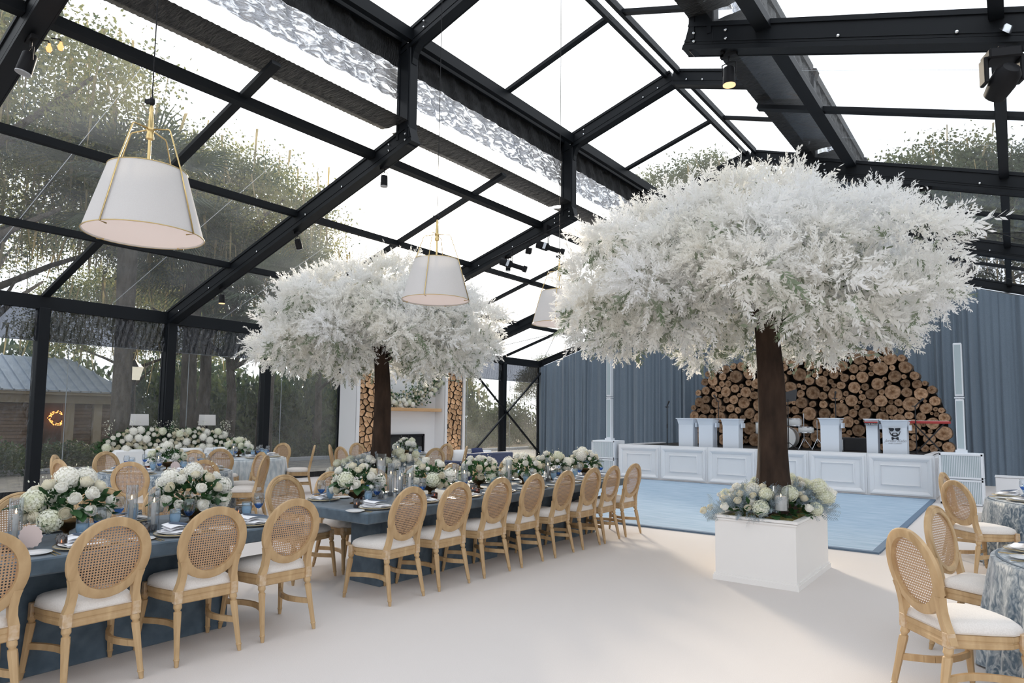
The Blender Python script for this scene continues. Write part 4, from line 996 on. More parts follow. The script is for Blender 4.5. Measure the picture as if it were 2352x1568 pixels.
BM = {'peony':[peony(i).mesh('peony','petal',True) for i in range(2)], 'rose':[rose(i).mesh('rose','petal_cream',True) for i in range(2)],
      'hydrangea':[hydrangea(i).mesh('hydrangea',['petal','petal_green'][i]) for i in range(2)], 'lily':[lily(0).mesh('lily','petal',True)], 'ranunculus':[peony(9,((.7,14,1.5),(.5,12,1.9),(.3,10,2.2)),.034).mesh('ranunculus','petal',True)]}
def leaf_mesh(L_=.085, W_=.028):
    mb = MB(); 
    def fn(u, v): return ((u-.5)*2*W_*math.sin(PI*min(.999,v*.92+.04))**.8, v*L_, -.25*L_*v*v+.35*abs(u-.5)*W_)
    return mb.grid(fn, 5, 6).mesh('leaf', 'leaf', True)
M_leaf = leaf_mesh()
def leaf_stuff(name, n, rx, ry, rz_, z0, m_, size=.045, seed=0, low=-.3):
    q = np.random.default_rng(seed); d = norm(q.normal(size=(n,3))); d[:,2] = np.abs(d[:,2])*1.0+low*q.random(n); d = norm(d)
    pos = d*np.array([rx,ry,rz_])*q.uniform(.55,1.02,(n,1))+[0,0,z0]
    TV = np.array([[0,-.16,0],[.5,-.3,.06],[1,0,0],[.5,.3,.06],[0,.16,0]]); TV = np.array([[0,0,0],[.5,-.27,.05],[1,0,-.05],[.5,.27,.05]])
    V, F = scatter(TV, np.array([[0,1,2,3]]), pos, frames(norm(d+q.normal(size=(n,3))*.5)), q.uniform(.6,1.3,n)*size)
    return np_mesh(name, V, F, m_)
def bowl_mesh(): return MB().lathe([(.062,0),(.06,.006),(.022,.016),(.016,.035),(.022,.052),(.07,.075),(.095,.115),(.098,.125),(.092,.12),(.06,.085),(0,.08)], 24, cap=False).mesh('compote','bronze',True)
M_bowl = bowl_mesh()
SPRIG_M = [leaf_stuff('greenery', 240, .20,.20,.12, .15, 'leaf', .058, 3), leaf_stuff('greenery', 240, .21,.18,.12, .15, 'leaf', .055, 4)]
BUD_M = leaf_stuff('buds', 120, .22,.22,.20, .20, 'petal_green', .014, 5, low=0)
def blossoms(t, n, rx, ry, rz_, z0, seed, kinds, size=1.0, low=.0, zr=None, leaves=12):
    q = random.Random(seed); pts = []
    for k in range(400):
        if len(pts) >= n: break
        a = q.uniform(0, 2*PI); el = math.asin(q.uniform(low, 1)); d = Vector((math.cos(a)*math.cos(el), math.sin(a)*math.cos(el), math.sin(el)))
        kd = kinds[len(pts) % len(kinds)]; rad = {'peony':.052,'rose':.036,'hydrangea':.058,'lily':.05,'ranunculus':.034}[kd]*size
        p = Vector((d.x*rx, d.y*ry, d.z*rz_+z0))
        if any((p-b).length < (rad+rb)*.82 for b,rb,_,_ in pts): continue
        pts.append((p, rad, kd, d))
    for p, rad, kd, d in pts:
        me = q.choice(BM[kd]); dd = (d+Vector((q.uniform(-.25,.25),q.uniform(-.25,.25),.1))).normalized()
        obj(kd, me, parent=t, loc=p, rot=dd.to_track_quat('Z','Y').to_euler(), scl=size*q.uniform(.88,1.15))
    for k in range(leaves):
        a = q.uniform(0,2*PI); d = Vector((math.cos(a),math.sin(a),q.uniform(-.5,.35))); p = Vector((d.x*rx*.92, d.y*ry*.92, z0+.02+d.z*rz_*.6))
        e = (d+Vector((q.uniform(-.3,.3),q.uniform(-.3,.3),q.uniform(-.2,.2)))).normalized(); qq = e.to_track_quat('Y','Z').to_euler()
        obj('leaf', M_leaf, parent=t, loc=p, rot=qq, scl=size*q.uniform(.8,1.35))
def bouquet(x, y, label, seed, z=.771, s=1.0, n=36):
    s *= 1.16
    t = thing('flower_arrangement', label, 'flowers', (x,y,z), random.Random(seed).uniform(0,6), 'white bouquets on the tables')
    obj('compote', M_bowl, parent=t); obj('greenery', SPRIG_M[seed%2], parent=t, kind='stuff', scl=s); obj('buds', BUD_M, parent=t, kind='stuff', scl=s)
    blossoms(t, n, .19*s, .19*s, .155*s, .165*s, seed, (['peony','hydrangea','peony','rose','peony','rose','ranunculus','rose']+(['hydrangea'] if seed > 20 else [])), (.95 if seed > 20 else 1.04)*s, low=-.35); return t
fy = [4.47,5.45,6.38,7.21,8.0,8.77]
for i, y in enumerate(fy): bouquet(-5.25+(.04 if i%2 else -.03), y, f'low white peony bouquet, {ORD[i]} from the near end of the far long table', i, n=54)
bouquet(-5.28, 1.92, 'large low white bouquet, left one of the two on the near long table', 21, s=1.12, n=70)
bouquet(-5.28, 2.80, 'large low white bouquet, right one of the two on the near long table', 22, s=1.1, n=70)
bouquet(-5.28, .9, 'white bouquet on the near long table, cut off by the photo edge', 23)
bouquet(TA[0],TA[1], 'white bouquet in the middle of the nearest round table', 24, n=20)
bouquet(TB[0],TB[1], 'white bouquet in the middle of the round table by the white sofa', 25)
bouquet(TC[0]+.1,TC[1]+.1, 'white bouquet in the middle of the round table before the fireplace', 26)
bouquet(TD[0]+.15,TD[1], 'white bouquet on the near right round table beyond the photo edge', 27)
bouquet(TE[0]+.15,TE[1], 'white bouquet on the far right round table beyond the photo edge', 28)
for i, (c, nm) in enumerate(((TA,'nearest round table'),(TB,'round table by the white sofa'),(TC,'round table before the fireplace'))):
    for k, a in enumerate((40,130,220,310)):
        x, y = c[0]+.30*math.cos(R(a)), c[1]+.30*math.sin(R(a))
        if k % 2: hurricane(x, y, f'tall glass cylinder candle {["left","right"][k//2]} of the bouquet, {nm}', z=.771, h=.95)
        else: votive(x, y, f'glowing votive, {["far","near"][k//2]} side of the bouquet, {nm}', k//2)

# ================================================================== THE TWO WHITE TREES
SQ = np.array([1,1,.62])
def build_crown(seed, puffs=74, rx=1.80, rz_=.98):
    q = np.random.default_rng(seed); P = []; Rr = []; tries = 0
    while len(P) < puffs and tries < 30000:
        tries += 1; d = norm(q.normal(size=3))
        if d[2] < -.65: continue
        az = math.atan2(d[1], d[0]); bump = 1+.09*math.sin(3*az+seed)+.06*math.sin(7*az)
        f = q.uniform(.55,1.0)**.4 if q.random() < .8 else q.uniform(.3,.8)
        p = np.array([d[0]*rx*bump*f, d[1]*rx*bump*f, d[2]*f*(rz_ if d[2] > 0 else .72)])
        hr_ = math.hypot(p[0],p[1])/rx; p[2] += -.26*hr_**2
        if hr_ < .26 and p[2] < .0: continue
        if p[2] < -.25 and abs((az+PI/2+PI)%(2*PI)-PI) < .34: continue
        r_ = q.uniform(.34,.64)*(1.08-.20*hr_)
        if any(np.linalg.norm((p-b)/SQ) < (r_+c_)*.66 for b,c_ in zip(P,Rr)): continue
        P.append(p); Rr.append(r_)
    P, Rr = np.array(P), np.array(Rr); Dn = norm(P*np.array([1,1,1.3])+np.array([0,0,.1]))
    def spray(n, seed2, wide):
        g_ = np.random.default_rng(seed2); V = []; F = []
        for k in range(n):
            f = (k+.5)/n; s = -1 if k % 2 else 1; base = np.array([f, .05*math.sin(f*4), -.25*f*f]); L_ = (.22*(1-.6*f)+.08)*wide; ang = R(44-16*f)+g_.uniform(-.45,.45)
            e = np.array([math.cos(ang), s*math.sin(ang), g_.uniform(-.6,.6)]); e /= np.linalg.norm(e); w_ = np.cross(e, [0,0,1]); w_ = w_/np.linalg.norm(w_)*L_*.15+np.array([0,0,g_.uniform(-.03,.03)])
            b = len(V); V += [base, base+e*L_*.5+w_, base+e*L_, base+e*L_*.5-w_]; F.append([b,b+1,b+2,b+3])
        return np.array(V), np.array(F)
    TPL = [spray(26, 1, 1.0), spray(30, 2, .8), spray(22, 3, 1.15)]
    Vs, Fs, MI, off = [], [], [], 0; nP = len(P)
    for ti, (TV, TF) in enumerate(TPL):
        ns = 64; pi = np.repeat(np.arange(nP), ns); n = len(pi)
        d0 = norm(q.normal(size=(n,3)) + Dn[pi]*.4 + np.array([0,0,.25])); pos = P[pi]+d0*SQ*Rr[pi][:,None]*q.uniform(.45,.85,(n,1))
        d = norm(d0+q.normal(size=(n,3))*.45+np.array([0,0,-.15])); sc_ = q.uniform(.13,.25,n)*(Rr[pi]/.46)
        big = q.random(n) < .07; sc_ = np.where(big, sc_*1.6, sc_)
        V, F = scatter(TV, TF, pos, frames(d), sc_); Vs.append(V); Fs.append(F+off); off += len(V)
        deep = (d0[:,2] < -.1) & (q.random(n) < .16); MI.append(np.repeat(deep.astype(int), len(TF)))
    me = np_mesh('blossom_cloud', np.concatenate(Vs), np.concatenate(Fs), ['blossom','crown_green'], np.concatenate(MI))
    return me, P, Rr
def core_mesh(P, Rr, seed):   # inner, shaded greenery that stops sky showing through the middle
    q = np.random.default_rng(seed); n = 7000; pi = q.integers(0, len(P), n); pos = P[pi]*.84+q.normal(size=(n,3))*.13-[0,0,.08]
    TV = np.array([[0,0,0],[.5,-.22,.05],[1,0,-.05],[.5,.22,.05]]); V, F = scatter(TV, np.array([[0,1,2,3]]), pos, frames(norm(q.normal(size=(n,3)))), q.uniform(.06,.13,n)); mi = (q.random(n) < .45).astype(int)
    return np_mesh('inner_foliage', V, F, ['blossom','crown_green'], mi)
crown_me, CP, CR = build_crown(4); inner_me = core_mesh(CP, CR, 9)
def trunk_mesh(h=2.05, seed=1):
    def fn(u, v):
        a = u*2*PI; z = v*h; flare = .075*math.exp(-z/.16)+.025*math.exp(-z/.55)
        r_ = .172-.058*v**.8+flare+.012*math.sin(3*a+z*1.3+seed)+.008*math.sin(5*a-z*2); 
        return (r_*math.cos(a)+.04*math.sin(z*1.6)*v-.03*v, r_*math.sin(a)*.95, z)
    return MB().grid(fn, 26, 26, close_u=True).mesh('trunk','bark_brown',True)
M_trunk = trunk_mesh()
def branch_mesh():
    mb = MB(); q = random.Random(2)
    for k in range(11):
        a = 2*PI*k/11+q.uniform(-.2,.2); L_ = q.uniform(.9,1.5); el = q.uniform(.45,.95)
        p0 = Vector((0,0,1.95+q.uniform(0,.15))); pts = [p0]
        for i in range(1,5):
            f = i/4; pts.append(p0+Vector((math.cos(a)*L_*f*math.cos(el), math.sin(a)*L_*f*math.cos(el), L_*f*math.sin(el)+.15*math.sin(f*3))))
        mb.tube(pts, [.055,.042,.03,.02,.008], 7)
    return mb.mesh('branches','bark_brown',True)
M_branch = branch_mesh()
def flower_tree(x, y, rz, lab='', s=1.0, zb=.62, off=(0,0)):
    co_, si_ = math.cos(-rz), math.sin(-rz); ox, oy = off[0]*co_-off[1]*si_, off[0]*si_+off[1]*co_
    t = thing('white_tree', lab, 'tree', (x,y,zb), rz, 'artificial trees with white foliage')
    obj('trunk', M_trunk, parent=t); obj('branches', M_branch, parent=t)
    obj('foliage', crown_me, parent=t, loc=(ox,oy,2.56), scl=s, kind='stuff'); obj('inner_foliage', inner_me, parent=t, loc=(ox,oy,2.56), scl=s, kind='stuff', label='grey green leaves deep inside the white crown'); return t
flower_tree(-2.15, 7.63, 0.3, off=(-.20,-.13), lab= 'large white foliage tree on the right, standing in the white planter box')
flower_tree(-8.86, 8.02, .92, 'white foliage tree farther back on the left, in front of the fireplace', s=1.03)
def planter(x, y, w_, d_, label, seed):
    t = thing('planter_box', label, 'planter', (x,y,0), 0, 'white planter boxes under the trees')
    mb = MB(); h = .66
    for c_, s_ in (((0,-d_/2+.02,h/2),(w_,.04,h)),((0,d_/2-.02,h/2),(w_,.04,h)),((-w_/2+.02,0,h/2),(.04,d_-.08,h)),((w_/2-.02,0,h/2),(.04,d_-.08,h)),((0,0,.56),(w_-.08,d_-.08,.06))): mb.box(c_, s_)
    obj('box', mb, 'cream_paint', t)
    for nm, z, hh, e in (('base_moulding',.025,.05,.022),('base_moulding',.06,.02,.012),('top_moulding',h-.012,.024,.022),('top_moulding',h-.04,.018,.012)):
        mb = MB()
        for c_, s_ in (((0,-d_/2-e/2,z),(w_+2*e,e,hh)),((0,d_/2+e/2,z),(w_+2*e,e,hh)),((-w_/2-e/2,0,z),(e,d_,hh)),((w_/2+e/2,0,z),(e,d_,hh))): mb.box(c_, s_)
        obj(nm, mb, 'cream_paint', t)
    def ms_(u, v):
        X_, Y_ = (u-.5)*(w_-.06), (v-.5)*(d_-.06); return (X_, Y_, .60+.05*math.sin(X_*17+seed)*math.sin(Y_*14)+.03)
    obj('moss', MB().grid(ms_, 16, 20), 'moss', t, smooth=True, kind='stuff')
    q = random.Random(seed)
    f = thing('planter_flowers', label.replace('white planter box','mound of white flowers in the planter').replace(' by the dance floor',''), 'flowers', (x,y,.62), 0, 'mounds of flowers around the tree trunks')
    rng = np.random.default_rng(seed); n = 46
    hosts = []
    for i in range(400):
        if len(hosts) > 150: break
        u, v = q.uniform(-.5,.5), q.uniform(-.5,.5); X_, Y_ = u*(w_+.18), v*(d_+.18)
        if math.hypot(X_,Y_) < .24: continue
        if u > .10 and v < -.12 and q.random() < .85: continue
        edge = max(abs(u),abs(v))*2; Z_ = .27-.20*edge**3+q.uniform(-.03,.07)+(.08 if v > .1 and u > 0 else 0); hosts.append((X_,Y_,Z_))
    pts = []
    kinds = ['rose','hydrangea','peony','rose','ranunculus','rose','hydrangea']
    for (X_,Y_,Z_) in hosts:
        kd = kinds[len(pts) % 7]; rad = {'peony':.05,'rose':.036,'hydrangea':.06,'ranunculus':.034}[kd]
        if any(math.dist((X_,Y_,Z_), b) < (rad+rb)*.95 for b, rb in pts): continue
        pts.append(((X_,Y_,Z_), rad)); d = Vector((X_*.9, Y_*.6, .55)).normalized()
        obj(kd, q.choice(BM[kd]), parent=f, loc=(X_,Y_,Z_), rot=d.to_track_quat('Z','Y').to_euler(), scl=q.uniform(1.1,1.4))
    # grey feathery foliage
    ns = 900; U = rng.uniform(-.5,.5,(ns,2)); U = U[~((U[:,0] > .15) & (U[:,1] < -.1))]; ns = len(U); ed = np.abs(U).max(1)*2
    pos = np.stack([U[:,0]*(w_+.06), U[:,1]*(d_+.06), .20-.17*ed**3+rng.uniform(-.06,.06,ns)], 1); d = norm(np.stack([U[:,0]*1.6, U[:,1]*1.4, .55-.45*ed**4], 1)+rng.normal(size=(ns,3))*.35)
    TV = []; TF = []
    for k in range(16):
        fq = (k+.5)/16; s = -1 if k%2 else 1; b = np.array([fq,0,-.2*fq*fq]); e = np.array([.55,s*.8,.15*((k//2)%3-1)]); e /= np.linalg.norm(e); L_ = .30*(1-.5*fq); w2 = np.array([-e[1],e[0],0])*.028; i0 = len(TV)
        TV += [b-w2, b+w2, b+e*L_+w2*.3, b+e*L_-w2*.3]; TF.append([i0,i0+1,i0+2,i0+3])
    V, F = scatter(np.array(TV), np.array(TF), pos, frames(d), rng.uniform(.09,.17,ns)); obj('grey_foliage', np_mesh('grey_foliage', V, F, 'grey_leaf'), parent=f, kind='stuff')
    lf = leaf_stuff('greenery', 420, w_*.52, d_*.52, .22, .05, 'leaf', .08, seed+5, low=.1); obj('greenery', lf, parent=f, kind='stuff')
    for k in range(14):
        a = q.uniform(-1.2,.6); X_, Y_ = w_/2*math.cos(a)*.9, d_/2*math.sin(a)*.9; e = Vector((math.cos(a),math.sin(a),q.uniform(-.2,.5))).normalized(); obj('leaf', M_leaf, parent=f, loc=(X_,Y_,.06), rot=e.to_track_quat('Y','Z').to_euler(), scl=q.uniform(1.0,1.7))
    return f
planter(-2.15, 7.63, .80, 1.36, 'white planter box with the large tree by the dance floor', 31)
planter(-8.86, 8.02, .80, 1.36, 'white planter box behind the far long table, under the left tree', 32)
def pillar(x, y, z, label, r_=.055, h=.14):
    t = thing('pillar_candle', label, 'candle', (x,y,z), 0, 'pillar candles by the tree trunks'); mb = MB(); mb.lathe([(r_,0),(r_,h-.01),(r_-.008,h),(r_-.02,h-.012),(0,h-.014)], 24, cap=False); obj('wax', mb, 'wax', t, smooth='auto')
    obj('flame', M_flame, parent=t, loc=(0,0,h-.008)); 
    mb = MB(); mb.lathe([(r_+.018,-.005),(r_+.020,.0),(r_+.020,h+.10),(r_+.0175,h+.10),(r_+.0175,0)], 28, cap=False); obj('glass_sleeve', mb, 'clear_glass', t, smooth=True)
pillar(-1.93, 7.12, .74, 'white pillar candle in the planter of the large tree')
pillar(-8.40, 7.62, .72, 'white pillar candle beside the trunk of the left tree', .06, .20)

# ================================================================== PENDANT LAMPS
def pendant(x, y, z, lab):
    t = thing('pendant_lamp', lab, 'lamp', (x,y,z), R(25), 'white tapered pendant lamps over the tables')
    rb, rt, h = .41, .27, .50
    mb = MB(); mb.lathe([(rb,0),(rt,h),(rt-.004,h),(rb-.004,0)], 48, cap=False); obj('lamp_shade', mb, 'lamp_linen', t, smooth='auto')
    mb = MB(); mb.lathe([(0,.012),(rb-.006,.012)], 40, cap=False); obj('diffuser', mb, 'lamp_diffuser', t)
    for r_, zz, q_ in ((rb+.002,.002,.006),(rt+.002,h,.005)):
        mb = MB(); mb.tube([(r_*math.cos(a), r_*math.sin(a), zz) for a in np.linspace(0,2*PI,49)], q_*.7, 5, cap=False); obj('rim', mb, 'brass', t, smooth=True)
    for k in range(4):
        a = k*PI/2; c_, s_ = math.cos(a), math.sin(a); mb = MB()
        mb.tube([(c_*(rb-.05),s_*(rb-.05),-.008),(c_*(rb+.012),s_*(rb+.012),-.006),(c_*(rt+.012),s_*(rt+.012),h),(c_*.175,s_*.175,h+.30),(c_*.16,s_*.16,h+.312),(c_*.02,s_*.02,h+.325)], .0055, 6); obj('arm', mb, 'brass', t, smooth=True)
    mb = MB(); mb.lathe([(.012,.1),(.012,h+.24),(.028,h+.25),(.028,h+.27),(.022,h+.30),(.032,h+.32),(.022,h+.34),(.014,h+.46),(.018,h+.48),(.006,h+.52)], 16); obj('stem', mb, 'brass', t, smooth='auto')
    mb = MB(); mb.lathe([(.006,h+.51),(.022,h+.53),(.022,h+.56),(.008,h+.58)], 12); mb.box((-.03,0,h+.55), (.05,.025,.03)); obj('hook', mb, 'fixture_black', t)
    mb = MB(); mb.tube([(0,0,h+.57),(0,0,8.42-z)], .0045, 5); obj('cable', mb, 'fixture_black', t)
pendant(-5.20, 2.29, 2.97, 'large white pendant lamp at the upper left with its brass arms clearly visible')
pendant(-5.64, 5.93, 3.06, 'middle white pendant lamp in front of the left white tree')
pendant(-5.52, 8.53, 3.07, 'farthest white pendant lamp half behind the right tree crown')

# ================================================================== STAGE LIGHTS ON THE RAFTERS
def par_can(x, y, z, lab, warm=False, s=1.0, lean=(0,0), rz=0):
    t = thing('spotlight', lab, 'spotlight', (x,y,z), rz, 'black spotlights clamped to the rafters'); t.scale = (s,)*3
    mb = MB(); mb.lathe([(.05,0),(.055,-.01),(.06,-.17),(.058,-.175)], 20); c_ = obj('can', mb, 'fixture_black', t, smooth='auto', rot=(lean[0],lean[1],0), loc=(0,0,-.10))
    mb = MB(); mb.lathe([(0,0),(.052,.0)], 20, c=(0,0,-.178), cap=False); mb.lathe([(.052,-.176),(.060,-.182),(.060,-.172)], 20, cap=False); obj('lens', mb, 'warm_lens' if warm else 'dull_lens', c_)
    mb = MB(); mb.tube([(-.065,0,-.17),(-.068,0,-.06),(0,0,-.04),(.068,0,-.06),(.065,0,-.17)], .006, 6); obj('yoke', mb, 'fixture_black', t)
    mb = MB(); mb.tube([(0,0,-.045),(0,0,.02)], .010, 6); mb.box((0,0,.03), (.16,.05,.035)); mb.box((-.06,0,.055), (.03,.05,.07)); obj('clamp', mb, 'fixture_black', t)
def hang(dx, k, side=-1, dz=0): return (PX(side,dx), FR[k], und_low(dx)-.075+dz)
par_can(*hang(2.95,2), 'spotlight hanging below the left roof corner of the middle frame'); par_can(*hang(5.25,2), 'tilted spotlight above the left white tree', lean=(.5,.3)); par_can(*hang(7.75,2), 'small warm spotlight low on the rafter left of the left white tree', warm=True)
par_can(*hang(4.1,3), 'spotlight bleached by the sun, on the rafter behind the middle pendant'); par_can(*hang(2.75,2,1), 'glowing warm spotlight under the right roof corner', warm=True, s=1.15)
par_can(*hang(4.2,3,1), 'spotlight partly hidden by the top of the large tree', lean=(.4,-.4)); 
sp = hang(3.15,1); par_can(sp[0], sp[1], sp[2], 'large spotlight at the top left corner with two bulbs beside it', s=1.3, lean=(-.2,.1))
for i, (dx, dy) in enumerate(((.22,.10),(.36,.16))):
    b = thing('string_bulb', ['small clear bulb closest to the top left spotlight','small clear bulb hanging farther right of the top left spotlight'][i], 'light bulb', (sp[0]+dx, sp[1]+dy, sp[2]-.06), 0, 'festoon bulbs'); mb = MB(); mb.lathe([(.012,.02),(.014,0),(.028,-.025),(.03,-.045),(.018,-.07),(0,-.075)], 14, cap=False); obj('glass', mb, 'bulb', b, smooth=True)
    mb = MB(); mb.tube([(0,0,.02),(-.03,0,.06),(-.12,-.05,.08)], .008, 6); obj('socket', mb, 'fixture_black', b)
# bar with two profile spotlights and a small flood
x0, y0, z0 = hang(2.7,3); 
lb = thing('lighting_bar', 'thin pipe clamped to the rafter carrying three stage lights above the farthest pendant', 'lighting bar', (x0-.45,11.95,z0-.14))
mb = MB(); mb.tube([(-1.25,0,-.30),(.75,0,.22)], .022, 8); obj('pipe', mb, 'fixture_black', lb); mb = MB(); mb.box((.25,.05,.16), (.08,.14,.2)); obj('clamp', mb, 'fixture_black', lb)
def profile(x, y, z, lab, ry):
    t = thing('profile_spotlight', lab, 'spotlight', (x,y,z), .5, 'long theatre spotlights on the bar')
    b = obj('body', MB().lathe([(.05,-.30),(.085,-.29),(.09,-.05),(.055,.0),(.055,.25),(.075,.26),(.075,.34),(.06,.34)], 18), 'fixture_black', t, smooth='auto', loc=(0,0,-.32), rot=(0,ry,0))
    mb = MB(); mb.tube([(-.02,-.10,-.34),(-.02,-.10,-.08),(0,0,-.05),(-.02,.10,-.08),(-.02,.10,-.34)], .008, 6); mb.tube([(0,0,-.05),(0,0,.02)], .014, 6); obj('yoke', mb, 'fixture_black', t)
    mb = MB(); mb.box((0,0,-.1), (.14,.192,.06)); obj('label_plate', mb, 'steel', b)
profile(x0-1.10,11.95,z0-.34,'long theatre spotlight at the left end of the thin pipe', 1.9); profile(x0-.10,11.95,z0-.09,'long theatre spotlight at the right end of the thin pipe', 1.9)
fl_ = thing('flood_light', 'small square flood light between the two long theatre spotlights', 'spotlight', (x0-.62,11.95,z0-.21)); mb = MB(); mb.box((0,0,-.2), (.13,.1,.13), rz=.5, bev=.01); obj('box', mb, 'fixture_black', fl_, rot=(.4,.5,0)); mb = MB(); mb.tube([(-.08,0,-.2),(-.08,0,-.06),(.08,0,-.06),(.08,0,-.2)], .006, 6); mb.tube([(0,0,-.06),(0,0,.03)], .01, 6); obj('yoke', mb, 'fixture_black', fl_)
# moving head at the right edge
mh = thing('moving_head_light', 'big black moving head light hanging from the frame at the top right edge', 'spotlight', (PX(1,5.22),7.22,und_low(5.22)-.07), .4)
mb = MB(); mb.box((0,0,-.06), (.26,.2,.10), bev=.015); mb.box((0,0,.0), (.06,.06,.06)); obj('base', mb, 'fixture_black', mh)
mb = MB(); mb.box((-.14,0,-.19), (.04,.12,.24), bev=.01); mb.box((.14,0,-.19), (.04,.12,.24), bev=.01); obj('yoke', mb, 'fixture_black', mh)
mb = MB(); mb.lathe([(.05,-.16),(.09,-.14),(.11,.0),(.105,.10),(.07,.15),(.0,.16)], 18); obj('head', mb, 'fixture_black', mh, smooth='auto', loc=(0,0,-.30), rot=(1.0,.3,0))
mb = MB(); mb.lathe([(0,.02),(.03,.02),(.055,-.03),(.058,-.035)], 16, cap=False); obj('reflector_lamp', mb, 'steel', mh, smooth=True, loc=(.02,-.10,.16), rot=(.7,.6,0))

# ================================================================== FIREPLACE
fp = thing('fireplace', 'tall white fireplace surround with two niches of split firewood against the tent wall', 'fireplace', (-15.0,12.02,0))
def B(name, x0, x1, y0, y1, z0, z1, m_, par=fp, bev=0): 
    mb = MB(); mb.box(((x0+x1)/2+15.0,(y0+y1)/2-12.02,(z0+z1)/2),(x1-x0,y1-y0,z1-z0), bev=bev); return obj(name, mb, m_, par)
B('back_panel',-15.0,-14.93,12.02,16.50,0,3.68,'white_paint')
for (a, b) in ((12.02,13.0),(15.55,16.50)):
    B('side_panel',-14.93,-14.3,a,a+.05,0,3.68,'white_paint'); B('side_panel',-14.93,-14.3,b-.05,b,0,3.68,'white_paint')
    B('frame_stile',-14.31,-14.27,a,a+.10,0,3.68,'white_paint'); B('frame_stile',-14.31,-14.27,b-.10,b,0,3.68,'white_paint')
    B('frame_rail',-14.31,-14.27,a+.10,b-.10,3.60,3.68,'white_paint'); B('frame_rail',-14.31,-14.27,a+.10,b-.10,0,.12,'white_paint')
    B('cap',-14.95,-14.22,a-.05,b+.05,3.68,3.76,'white_paint'); B('niche_back',-14.93,-14.45,a+.05,b-.05,.0,3.62,'dark_void')
B('chimney_breast',-14.93,-14.72,13.0,15.55,0,3.60,'white_paint')
B('mantel',-14.72,-14.38,13.03,15.50,1.80,1.90,'oak_mantel',bev=.008)
B('firebox',-14.72,-14.69,13.60,15.0,.50,1.09,'firebox'); B('firebox_frame',-14.70,-14.66,13.55,15.05,1.05,1.11,'fixture_black'); B('firebox_frame',-14.70,-14.66,13.55,15.05,.46,.52,'fixture_black'); B('firebox_frame',-14.70,-14.66,14.98,15.05,.46,1.11,'fixture_black'); B('firebox_frame',-14.70,-14.66,13.55,13.62,.46,1.11,'fixture_black')
def clip_cell(i, pts, box):
    poly = box[:]
    for j, p in enumerate(pts):
        if j == i or math.dist(p, pts[i]) > .5: continue
        mx_, my_ = (p[0]+pts[i][0])/2, (p[1]+pts[i][1])/2; nx, ny = p[0]-pts[i][0], p[1]-pts[i][1]; out_ = []
        for k in range(len(poly)):
            a, b = poly[k], poly[(k+1)%len(poly)]; da = (a[0]-mx_)*nx+(a[1]-my_)*ny; db = (b[0]-mx_)*nx+(b[1]-my_)*ny
            if da <= 0: out_.append(a)
            if da*db < 0: t_ = da/(da-db); out_.append((a[0]+(b[0]-a[0])*t_, a[1]+(b[1]-a[1])*t_))
        poly = out_
        if len(poly) < 3: return None
    return poly
for (a, b) in ((12.12,12.90),(15.65,16.40)):
    q = random.Random(int(a*10)); pts = []
    for _ in range(6000):
        p = (q.uniform(a,b), q.uniform(.12,3.60))
        if all(math.dist(p, o_) > .125 for o_ in pts): pts.append(p)
        if len(pts) > 110: break
    box_ = [(a,.12),(b,.12),(b,3.60),(a,3.60)]
    for i in range(len(pts)):
        po = clip_cell(i, pts, box_)
        if not po: continue
        cx_ = sum(p[0] for p in po)/len(po); cy_ = sum(p[1] for p in po)/len(po); mind = min(math.dist(p,(cx_,cy_)) for p in po); k = 1-.013/max(mind,.03)
        po = [((p[0]-cx_)*k, (p[1]-cy_)*k) for p in po]; dx = q.uniform(-.05,.01); tl = q.uniform(-.2,.2)
        mb = MB(); n = len(po); vs = [(dx+y_*tl*.3, y_, z_) for y_,z_ in po]+[(-.14,y_,z_) for y_,z_ in po]
        mb.add(vs, [tuple(range(n)), tuple(range(2*n-1,n-1,-1))]); mb.f += [(j,n+j,n+(j+1)%n,(j+1)%n) for j in range(n)]; mb.mi += [1]*n
        obj('firewood', mb, ['split_wood','split_bark'], fp, loc=(-14.31+15.0, cx_-12.02, cy_))
# garland over the mantel
gl_ = thing('garland', 'thick diagonal garland of white roses climbing over the fireplace mantel', 'garland', (-14.55,14.5,1.92))
gp = [(15.52,3.45),(15.45,3.1),(15.30,2.8),(15.1,2.55),(14.7,2.30),(14.3,2.15),(13.9,2.08),(13.4,2.12),(13.1,2.15)]
def gpt(f):
    e = f*(len(gp)-1); i = min(int(e), len(gp)-2); g = e-i; return (gp[i][0]*(1-g)+gp[i+1][0]*g, gp[i][1]*(1-g)+gp[i+1][1]*g)
q = random.Random(8); done = []
for k in range(900):
    if len(done) > 150: break
    f = q.random(); y_, z_ = gpt(f); wd = .24 if f > .15 else .08+f; y_ += q.gauss(0,.5)*wd; z_ += q.gauss(0,.5)*wd; p = (q.uniform(-.03,.12), y_-14.5, z_-1.92)
    kd = q.choice(['rose','rose','ranunculus','peony','hydrangea']); rad = {'peony':.05,'rose':.036,'hydrangea':.06,'ranunculus':.034}[kd]*1.1
    if p[2] < -.0 and p[0] < .05: continue
    if any(math.dist(p, b) < (rad+rb)*.85 for b, rb in done): continue
    done.append((p, rad)); d = Vector((1,q.uniform(-.6,.3),q.uniform(-.3,.5))); obj(kd, q.choice(BM[kd]), parent=gl_, loc=p, rot=d.to_track_quat('Z','Y').to_euler(), scl=1.3)
rng = np.random.default_rng(5); n = 1500; fs_ = rng.random(n); yz = np.array([gpt(f) for f in fs_]); wd = np.where(fs_ > .15, .20, .07+fs_*.8)
pos = np.stack([rng.uniform(-.10,.08,n), yz[:,0]-14.5+rng.normal(size=n)*wd*.8, yz[:,1]-1.92+rng.normal(size=n)*wd*.8], 1); pos = pos[pos[:,2] > -.08]; n = len(pos)
